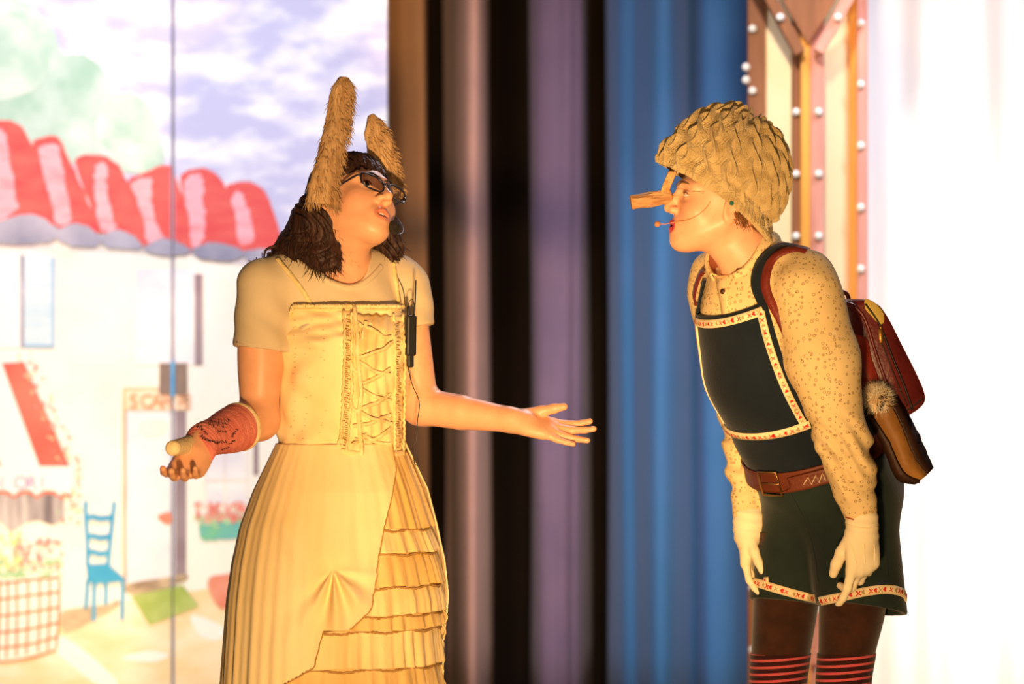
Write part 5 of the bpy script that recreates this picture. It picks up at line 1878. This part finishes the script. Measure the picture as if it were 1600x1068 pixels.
def printed_ribbon(bvh, pts, w, parent, n=40, off=0.005, seed=0, smooth=3):
    if bvh is None:
        q, nn = pts
        n = len(q)
    else:
        q, nn = path_on(bvh, pts, n, off, smooth)
    vs, fs = ribbon_data(q, nn, w, 0.0016)
    o = mesh_obj('ribbon_border', vs, fs, M['trim'], parent)
    fix_normals(o)
    L = np.concatenate([[0], np.cumsum(np.linalg.norm(np.diff(q, axis=0), axis=1))])
    bags = {'r': Bag(), 'o': Bag()}
    r = np.random.default_rng(seed)
    k = 0
    x = 0.006
    while x < L[-1] - 0.004:
        i = min(np.searchsorted(L, x), n - 2)
        c = q[i] + (q[i + 1] - q[i]) * 0.0 + nn[i] * 0.0032
        t = unit(q[i + 1] - q[i])
        s = unit(np.cross(nn[i], t))
        key = 'o' if k % 3 == 2 else 'r'
        sz = w * r.uniform(0.20, 0.30)
        if k % 2 == 0:
            pl = heart(c, s, t, sz * 1.15)
            bags[key].add(pl, [tuple(range(12))])
        else:                                                           # small sprig: stem and two strokes
            for a, b in (((-1, -1), (0.6, 1)), ((0, 0), (1, -0.6)), ((-0.4, 0.3), (-1, 1))):
                p0, p1 = c + sz * (s * a[0] + t * a[1]), c + sz * (s * b[0] + t * b[1])
                d = unit(np.cross(nn[i], p1 - p0)) * sz * 0.22
                bags[key].add([p0 - d, p1 - d, p1 + d, p0 + d], [(0, 1, 2, 3)])
        x += w * r.uniform(0.55, 0.8)
        k += 1
    for key, mt in (('r', M['redprint']), ('o', M['oliveprint'])):
        if bags[key].n:
            bags[key].build('printed_motif', mt, parent, smooth=False)['kind'] = 'stuff'
    return o


bib_o = bibc
gB = vB2.reshape(50, 50, 3)
nB = np.cross(np.gradient(gB, axis=0), np.gradient(gB, axis=1))
nB /= np.linalg.norm(nB, axis=2)[..., None]
if (nB[25, 25] @ R.f) < 0:
    nB = -nB


def bib_line(ij, n=44, off=0.004):
    """a line on the bib through (row, column) grid positions"""
    c = catmull(ij, n)
    q, nn = [], []
    for a, b in c:
        a, b = min(max(a, 0), 48.99), min(max(b, 0), 48.99)
        i0, j0 = int(a), int(b)
        fa, fb_ = a - i0, b - j0
        w4 = ((1 - fa) * (1 - fb_), fa * (1 - fb_), (1 - fa) * fb_, fa * fb_)
        f4 = lambda A4: w4[0] * A4[i0, j0] + w4[1] * A4[i0 + 1, j0] + w4[2] * A4[i0, j0 + 1] + w4[3] * A4[i0 + 1, j0 + 1]
        nn.append(unit(f4(nB)))
        q.append(f4(gB) + nn[-1] * off)
    return np.array(q), np.array(nn)


LC = 9.0                                                                # column of the far border
printed_ribbon(None, bib_line([(2.2, LC - 1.2), (2.2, 20), (2.2, 34), (2.2, 47)]), 0.0185, shorts, seed=1)
printed_ribbon(None, bib_line([(2.2, 46), (16, 46), (32, 46), (47, 46)], 50), 0.0165, shorts, seed=2)
printed_ribbon(None, bib_line([(2.2, LC), (16, LC), (32, LC), (47, LC)], 50), 0.0145, shorts, seed=3)
printed_ribbon(None, bib_line([(47, LC - 1.2), (47, 20), (47, 34), (47, 47.5)], 44, 0.006), 0.0185, shorts, seed=4)
printed_ribbon(bvP, [(1283, 938), (1315, 932), (1350, 924), (1385, 920), (1408, 925), (1414, 934)], 0.0200, shorts, 50, 0.003, seed=5, smooth=4)
printed_ribbon(bvP, [(1167, 908), (1180, 909), (1210, 918), (1245, 928), (1277, 935)], 0.0190, shorts, 50, 0.003, seed=6, smooth=4)
M['strap'] = material('brown_leather_strap', srgb(122, 44, 32), srgb(98, 34, 26), 20, 0.45, 0.15, 120)
ribbon('bib_strap', both, [(1194, 474), (1184, 448), (1186, 424), (1198, 402), (1222, 389), (1244, 392)], 0.027, M['navy'], shorts, 40, 0.006, 0.002, 4)
ribbon('bib_strap', both, [(1093, 490), (1098, 466), (1104, 440)], 0.024, M['navy'], shorts, 20, 0.006, 0.002, 4)

# ---- belt
M['belt'] = material('brown_leather', srgb(116, 56, 32), srgb(92, 42, 24), 12, 0.5, 0.2, 120)
M['brass'] = material('aged_brass', srgb(190, 140, 80), srgb(150, 104, 56), 20, 0.35, metallic=0.8)
M['thread'] = material('cream_thread', srgb(246, 226, 180), srgb(240, 216, 168), 20, 0.8)
belt, vbl, fbl = torso_panel('belt', [(0.150, FAR + 0.4), (0.128, FAR + 0.4), (0.106, FAR + 0.4)], [(0.150, -0.9), (0.128, -0.9), (0.106, -0.9)], 8, 80, M['belt'], actorR, 0.013, 0.005, 2)
bvBelt = bvh_of(vbl, fbl)
o, vb2, fb2_ = patch_on('belt_tail', bvBelt, [(1232, 744), (1236, 756), (1242, 768)], [(1296, 726), (1306, 738), (1298, 752)], 8, 22, M['belt'], belt, 0.008, 0.005, 3)
bvTail = bvh_of(vb2, fb2_)
zig = [(1256, 756), (1263, 744), (1268, 756), (1275, 741), (1280, 753), (1285, 738), (1290, 750)]
q = np.array([on_surface(bvTail, *p, 0.0035)[0] for p in zig])
tube('zigzag_stitch', q, 0.0012, M['thread'], belt, 6)
tb = [uth(1199, 752)[1], uth(1224, 744)[1]]
q = np.array([polar(u_b, t_b, 0.019) for u_b, t_b in ((0.155, tb[0]), (0.155, tb[1]), (0.101, tb[1]), (0.101, tb[0]), (0.155, tb[0]))])
tube('buckle', q, 0.0030, M['brass'], belt, 8)
tube('buckle_prong', np.array([polar(0.128, tb[0], 0.021), polar(0.128, tb[1], 0.021)]), 0.0020, M['brass'], belt, 6)
tube('belt_loop', path_on(both, [(1302, 688), (1306, 706), (1310, 726)], 12, 0.020, 1)[0], 0.004, M['belt'], belt, 8, flat=0.6)

# ---- tights, striped socks, shoes
M['tights'] = material('brown_tights', srgb(66, 38, 24), srgb(52, 30, 20), 30, 0.8, 0.15, 300, sheen=0.25, spec=0.1)
ms = material('striped_sock', srgb(60, 26, 24), srgb(50, 22, 22), 30, 0.85, 0.15, 260, sheen=0.15, spec=0.1)
nt = ms.node_tree
bs = nt.nodes['Principled BSDF']
prev = bs.inputs['Base Color'].links[0].from_socket
tc = nt.nodes.new('ShaderNodeTexCoord')
mp = nt.nodes.new('ShaderNodeMapping')
mp.inputs['Rotation'].default_value = (0.0, 0.08, 0)
nt.links.new(tc.outputs['Object'], mp.inputs['Vector'])
sx = nt.nodes.new('ShaderNodeSeparateXYZ')
nt.links.new(mp.outputs[0], sx.inputs[0])
w1 = nt.nodes.new('ShaderNodeMath')
w1.operation = 'MULTIPLY'
w1.inputs[1].default_value = 1 / 0.0155
nt.links.new(sx.outputs['Z'], w1.inputs[0])
w2 = nt.nodes.new('ShaderNodeMath')
w2.operation = 'FRACT'
nt.links.new(w1.outputs[0], w2.inputs[0])
w3 = nt.nodes.new('ShaderNodeMath')
w3.operation = 'LESS_THAN'
w3.inputs[1].default_value = 0.36
nt.links.new(w2.outputs[0], w3.inputs[0])
mx = nt.nodes.new('ShaderNodeMix')
mx.data_type = 'RGBA'
nt.links.new(w3.outputs[0], mx.inputs[0])
nt.links.new(prev, mx.inputs[6])
mx.inputs[7].default_value = (*srgb(206, 88, 92), 1)
nt.links.new(mx.outputs[2], bs.inputs['Base Color'])
M['sock'] = ms
M['shoe'] = material('brown_shoe', (0.05, 0.025, 0.015), (0.04, 0.02, 0.012), 12, 0.4)
for L in LEGS:
    rg = [(P(*a[:3]), V(a[3], 0, 0), V(0, -a[3] * 1.05, 0)) for a in L]
    loft('tights', rg, 70, 40, M['tights'], actorR)
    rs = [(P(*a[:3]), V(a[3] + .003, 0, 0), V(0, -(a[3] + .003) * 1.05, 0)) for a in L[3:]]
    rs[0] = (rs[0][0], rs[0][1] * 0.99, rs[0][2] * 0.99)
    loft('striped_sock', rs, 60, 40, M['sock'], actorR, cap=(True, False))
    ft_ = P(*L[-1][:3])
    fd = V(-0.72, -0.69, 0)
    c0 = V(ft_[0], ft_[1], 0)
    sl = unit(np.cross(fd, V(0, 0, 1)))
    rg = []
    for t, w, h in ((-0.055, .020, .030), (-0.05, .032, .048), (-0.01, .036, .056), (0.05, .038, .042), (0.11, .040, .030), (0.15, .032, .022), (0.165, .012, .010)):
        rg.append((c0 + fd * t + V(0, 0, h + 0.001), sl * w, V(0, 0, h)))
    loft('shoe', rg, 40, 28, M['shoe'], actorR, cap=(True, True))

# ---- knitted cap
M['wool'] = material('oat_wool', srgb(206, 180, 128), srgb(180, 152, 100), 40, 0.95, 0.55, 260, sheen=0.3, spec=0.05)
hc = P(1131, 279, HR.o[1])
hf, hu, hl = V(-0.878, 0, 0.478), V(0.478, 0, 0.878), V(0, -1, 0)
rows, cols = 220, 600
ph = np.linspace(0.02, 1, rows)[:, None]
th = np.linspace(0, 2 * np.pi, cols, endpoint=False)[None, :]                 # 0 = front
back = 0.5 - 0.5 * np.cos(th)
phimax = np.radians(104 + 17 * back ** 3)
phi = ph * phimax
rim = np.clip((ph - 0.86) / 0.14, 0, 1)
rf, rl, ru = 0.140, 0.104, 0.150
sphi = np.where(phi > np.pi / 2, 1 - (1 - np.sin(phi)) * (1 - 1.7 * back), np.sin(phi))
X = sphi * np.cos(th)
Yl = sphi * np.sin(th)
Z = np.cos(phi) * np.ones_like(th)
# cables: pairs of strands that cross, between plain purl channels
nc = 16
tw = th / (2 * np.pi) * nc + 0.55 * np.sin(phi * 2.2 + 1.0)
band = tw % 1.0
cb = (band - 0.5) * 2
vv = phi * 10.0 + np.floor(tw) * 1.9
s1 = 0.44 * np.sin(vv)
h1 = np.exp(-((cb - s1) / 0.23) ** 2) * (1 + 0.45 * np.cos(vv))
h2 = np.exp(-((cb + s1) / 0.23) ** 2) * (1 - 0.45 * np.cos(vv))
cable = np.maximum(h1, h2)
fade = np.clip(phi / 0.30, 0, 1) * (1 - np.clip((rim - 0.15) / 0.4, 0, 1) * np.clip(back * 2, 0.35, 1))
d = 0.0118 * np.clip(cable, 0, 1.2) * fade
d = d + 0.0015 * np.sin((cb - s1) * 24) * (h1 > h2) * fade + 0.0015 * np.sin((cb + s1) * 24) * (h1 <= h2) * fade
d = d - 0.020 * np.exp(-(phi / 0.14) ** 2) + 0.008 * np.sin(th * 8) * np.exp(-((phi - 0.30) / 0.26) ** 2)
d = d + 0.0030 * snoise(X * 1.0, Yl, Z, 4.0, 71)
d = d + rim * back * (0.0030 * np.sin(th * 84)) + 0.014 * np.exp(-((ph - 0.97) / 0.045) ** 2) * back - 0.012 * np.exp(-((ph - 0.86) / 0.03) ** 2) * back
d = d + 0.013 * np.exp(-((ph - 0.93) / 0.10) ** 2) * np.clip(np.cos(th), 0, 1) ** 2
sc_ = 1 + d / 0.13
pts = hc + (X * rf * sc_)[..., None] * hf + (Yl * rl * sc_)[..., None] * hl + (Z * ru * sc_)[..., None] * hu
cap_ = mesh_obj('knitted_cap', pts.reshape(-1, 3), grid_faces(rows, cols, True), M['wool'], actorR)
fix_normals(cap_)
capv = pts.reshape(-1, 3)
r_ = np.random.default_rng(9)
ii = r_.integers(0, len(capv), 2600)
fz = fur_tufts(capv[ii], capv[ii] - hc + r_.normal(size=(2600, 3)) * 0.08, 0.0055, 0.00022, 9, 0.6).build('wool_fuzz', M['wool'], cap_)
fz['kind'] = 'stuff'
M['greenbead'] = material('green_bead', srgb(40, 110, 96), srgb(30, 90, 80), 30, 0.3)
bvCap = bvh_of(capv, grid_faces(rows, cols, True))
c, n_ = on_surface(bvCap, 1143, 317, 0.002)
tube('green_bead', [c - n_ * .003, c, c + n_ * .003], [0.003, 0.0055, 0.002], M['greenbead'], cap_, 10, n=8)
M['blondhair'] = material('brown_hair_and_shade', srgb(170, 112, 60), srgb(120, 74, 38), 90, 0.5, 0.5, 200)
hp, hd = [], []
for k in range(150):  # brown locks serve as nape hair and as the shadow on the neck
    px_, py_ = 1146 + 34 * r_.random(), 328 + 18 * r_.random() ** 2
    h_, n_ = on_surface(bvR, px_, py_ + 0.35 * (px_ - 1146), 0.0)
    hp.append(h_)
    hd.append(n_ * 0.25 + V(0.45, 0, -0.9))
fur_tufts(hp, hd, 0.018, 0.0008, 17, 0.3).build('nape_hair_shade', M['blondhair'], actorR)['kind'] = 'stuff'

# ---- small flesh-coloured headset microphone
M['beige'] = material('beige_plastic', srgb(206, 140, 96), srgb(196, 128, 86), 30, 0.5)
hm2 = thing('headset_microphone', 'thin beige headset microphone with tiny ball beside the stick nose', 'microphone', P(1027, 350, -0.17))
yb = -0.165
bm = bmesh.new()
bmesh.ops.create_icosphere(bm, subdivisions=3, radius=0.0066)
for v in bm.verts:
    v.co = v.co + Vector(P(1027, 350, yb))
me = bpy.data.meshes.new('microphone_ball')
bm.to_mesh(me)
bm.free()
me.materials.append(M['beige'])
for p in me.polygons:
    p.use_smooth = True
fo = bpy.data.objects.new('microphone_ball', me)
COL.objects.link(fo)
put_under(fo, hm2)
q, nn = path_on(bvR, [(1056, 347), (1072, 344), (1090, 336), (1104, 324), (1110, 314)], 26, 0.002, 2)
tube('boom', np.vstack([[P(1027, 350, yb)], [P(1040, 350, yb - .006)], q]), 0.00085, M['beige'], hm2, 6)

# ---- backpack and the things hung on it
M['maroon'] = material('maroon_leather', srgb(112, 36, 32), srgb(88, 28, 27), 9, 0.38, 0.15, 90, spec=0.45)
M['redleather'] = material('red_brown_leather', srgb(158, 52, 32), srgb(120, 38, 26), 10, 0.42, 0.15, 90, spec=0.4)
M['zip'] = material('dark_zip', (0.015, 0.010, 0.008), (0.02, 0.014, 0.01), 60, 0.5)
M['lining'] = material('yellow_lining', srgb(206, 180, 92), srgb(190, 160, 76), 12, 0.7)
pack = thing('backpack', 'maroon leather backpack worn on the back of the leaning actor', 'backpack', P(1385, 655, 0.05))
prof = np.array(smooth_closed([(1310, 474), (1340, 468), (1368, 469), (1386, 486), (1412, 536), (1438, 588), (1451, 622), (1442, 640), (1415, 655), (1388, 652), (1356, 612), (1326, 540)], 6))
cen = prof.mean(0)
lay = [(0.0, 0.90), (0.006, 0.965), (0.018, 1.0), (0.10, 1.015), (0.20, 1.0), (0.212, 0.96), (0.218, 0.90)]
ex = V(-0.69, 0.72, 0)
Y0 = -0.045
ring = []
for t, s in lay:
    ring.append([P(*(cen + (p - cen) * s), Y0) + ex * t for p in prof])
g = np.array(ring)
npf = len(prof)
vs = g.reshape(-1, 3)
fs = [tuple(f) for f in grid_faces(len(lay), npf, True)] + [tuple(range(npf))[::-1], tuple((len(lay) - 1) * npf + k for k in range(npf))]
pb_ = mesh_obj('pack_body', vs, fs, M['maroon'], pack)
fix_normals(pb_)
bvK = bvh_of(vs, [f for f in fs if len(f) == 4])
def kp(px, py, off=0.0):
    return P(px, py, Y0 - off)
def kline(name, pts, r, mat, off=0.002, n=30, parent=pack):
    return tube(name, [kp(a, b, off) for a, b in pts], r, mat, parent, 8, n=n)
kline('piping', [(1336, 478), (1352, 500), (1370, 556), (1388, 606), (1406, 648)], 0.0038, M['maroon'])
kline('zip', [(1352, 474), (1374, 506), (1392, 552), (1412, 600), (1426, 640)], 0.0026, M['zip'])
kline('zip', [(1372, 522), (1386, 556), (1404, 602), (1418, 634)], 0.0014, M['zip'])
kline('seam', [(1404, 648), (1426, 635), (1442, 622)], 0.0016, M['zip'])
def kslab(name, poly, mat, off, th_, parent=pack, curve=True):
    q = smooth_closed(poly, 5) if curve else poly
    n = len(q)
    vs = [kp(a, b, off) for a, b in q] + [kp(a, b, off + th_ * .7) for a, b in q] + [kp(*(np.mean(q, 0) + (np.array(p) - np.mean(q, 0)) * .94), off + th_) for p in q]
    fs = [tuple(f) for f in grid_faces(3, n, True)] + [tuple(range(n))[::-1], tuple(2 * n + k for k in range(n))]
    o = mesh_obj(name, vs, fs, mat, parent)
    fix_normals(o)
    return o
kslab('side_pocket', [(1316, 534), (1352, 526), (1362, 560), (1378, 608), (1366, 622), (1330, 618)], M['redleather'], -0.004, 0.012)
kslab('open_flap_lining', [(1352, 467), (1366, 472), (1380, 488), (1381, 503), (1374, 506), (1362, 494), (1352, 482)], M['lining'], 0.0, 0.003)
kslab('top_pocket', [(1308, 476), (1334, 474), (1344, 490), (1348, 528), (1318, 534)], M['maroon'], -0.004, 0.008)
kslab('zip_pull', [(1371, 514), (1379, 513), (1381, 535), (1373, 537)], M['brass'], 0.004, 0.003, curve=False)
tube('zip_slider', [kp(1375, 508, .005), kp(1377, 515, .006)], 0.004, M['brass'], pack, 8)
q, nn = path_on(both, [(1268, 600), (1240, 545), (1222, 505), (1206, 474), (1198, 446), (1204, 418), (1220, 400), (1246, 394), (1262, 398)], 60, 0.011, 4)
vs_, fs_ = ribbon_data(q, nn, 0.020, 0.002)
fix_normals(mesh_obj('shoulder_strap', vs_, fs_, M['strap'], pack))
q, nn = path_on(both, [(1089, 480), (1092, 455), (1100, 432), (1108, 424)], 24, 0.011, 4)
vs_, fs_ = ribbon_data(q, nn, 0.012, 0.002)
fix_normals(mesh_obj('shoulder_strap', vs_, fs_, M['strap'], pack))
tube('lower_strap', [P(1228, 508, -0.20), P(1262, 590, -0.10), P(1290, 622, -0.02), P(1340, 600, 0.02)], 0.005, M['strap'], pack, 8, n=24)
tube('haul_loop', [P(1300, 476, .10), P(1306, 456, .10), P(1322, 458, .10), P(1328, 474, .10)], 0.005, M['strap'], pack, 8, n=16)

# white fur tuft on the pack
M['whitefur'] = material('cream_fur', srgb(255, 246, 222), srgb(240, 212, 166), 40, 0.9, 0.3, 100)
M['furdark'] = material('brown_fur_root', srgb(236, 206, 160), srgb(214, 178, 128), 40, 0.9)
ft = thing('fur_tuft', 'round cream fur tuft hanging from the maroon backpack', 'fur tuft', P(1368, 640, -0.075))
bc = P(1368, 628, -0.075)
bm = bmesh.new()
bmesh.ops.create_icosphere(bm, subdivisions=3, radius=0.024)
for v in bm.verts:
    v.co = v.co + Vector(bc)
me = bpy.data.meshes.new('fur_core')
bm.to_mesh(me)
bm.free()
me.materials.append(M['furdark'])
o = bpy.data.objects.new('fur_core', me)
COL.objects.link(o)
put_under(o, ft)
r_ = np.random.default_rng(13)
dd = r_.normal(size=(1900, 3))
dd /= np.linalg.norm(dd, axis=1)[:, None]
dd = dd + V(0.15, -0.2, 0.45)
fur_tufts(bc + dd * 0.017, dd, 0.026, 0.0007, 14, 0.8).build('fur_pile', M['whitefur'], ft)['kind'] = 'stuff'

# folded leather pouch
M['olive'] = material('tan_leather', srgb(176, 124, 58), srgb(128, 80, 38), 7, 0.55, 0.2, 70, contrast=(0.3, 0.75))
M['darkleather'] = material('dark_brown_leather', srgb(70, 42, 24), srgb(52, 30, 18), 8, 0.55, 0.2, 70)
po = thing('leather_pouch', 'folded tan leather pouch with pointed corner hanging below the fur tuft', 'pouch', P(1410, 750, -0.04))
yy = -0.075
A_ = [P(1360, 656, yy), P(1364, 648, yy - .012), P(1386, 620, yy - .012), P(1400, 620, yy + .03)]
Bq = [P(1382, 700, yy), P(1390, 690, yy - .014), P(1408, 666, yy - .012), P(1425, 664, yy + .03)]
Cq = [P(1402, 746, yy), P(1412, 736, yy - .016), P(1426, 712, yy - .010), P(1444, 704, yy + .03)]
Dq = [P(1430, 753, yy + .01), P(1438, 750, yy - .008), P(1448, 742, yy + .0), P(1456, 732, yy + .03)]
gp = catmull(np.array([np.ravel(q) for q in (A_, Bq, Cq, Dq)]), 16).reshape(16, 4, 3)
gp = gp + rng.normal(0, 0.0006, gp.shape)
o = mesh_obj('dark_face', gp[:, :2].reshape(-1, 3), grid_faces(16, 2, False), M['darkleather'], po)
o.modifiers.new('leather', 'SOLIDIFY').thickness = 0.006
o = mesh_obj('tan_face', gp[:, 1:3].reshape(-1, 3), grid_faces(16, 2, False), M['olive'], po)
o.modifiers.new('leather', 'SOLIDIFY').thickness = 0.006
o = mesh_obj('gusset', gp[:, 2:].reshape(-1, 3), grid_faces(16, 2, False), M['darkleather'], po)
o.modifiers.new('leather', 'SOLIDIFY').thickness = 0.006
tube('toggle', [P(1374, 640, yy - .02), P(1379, 622, yy - .024), P(1384, 610, yy - .014)], [0.007, 0.0105, 0.006], M['darkleather'], po, 12, n=12)
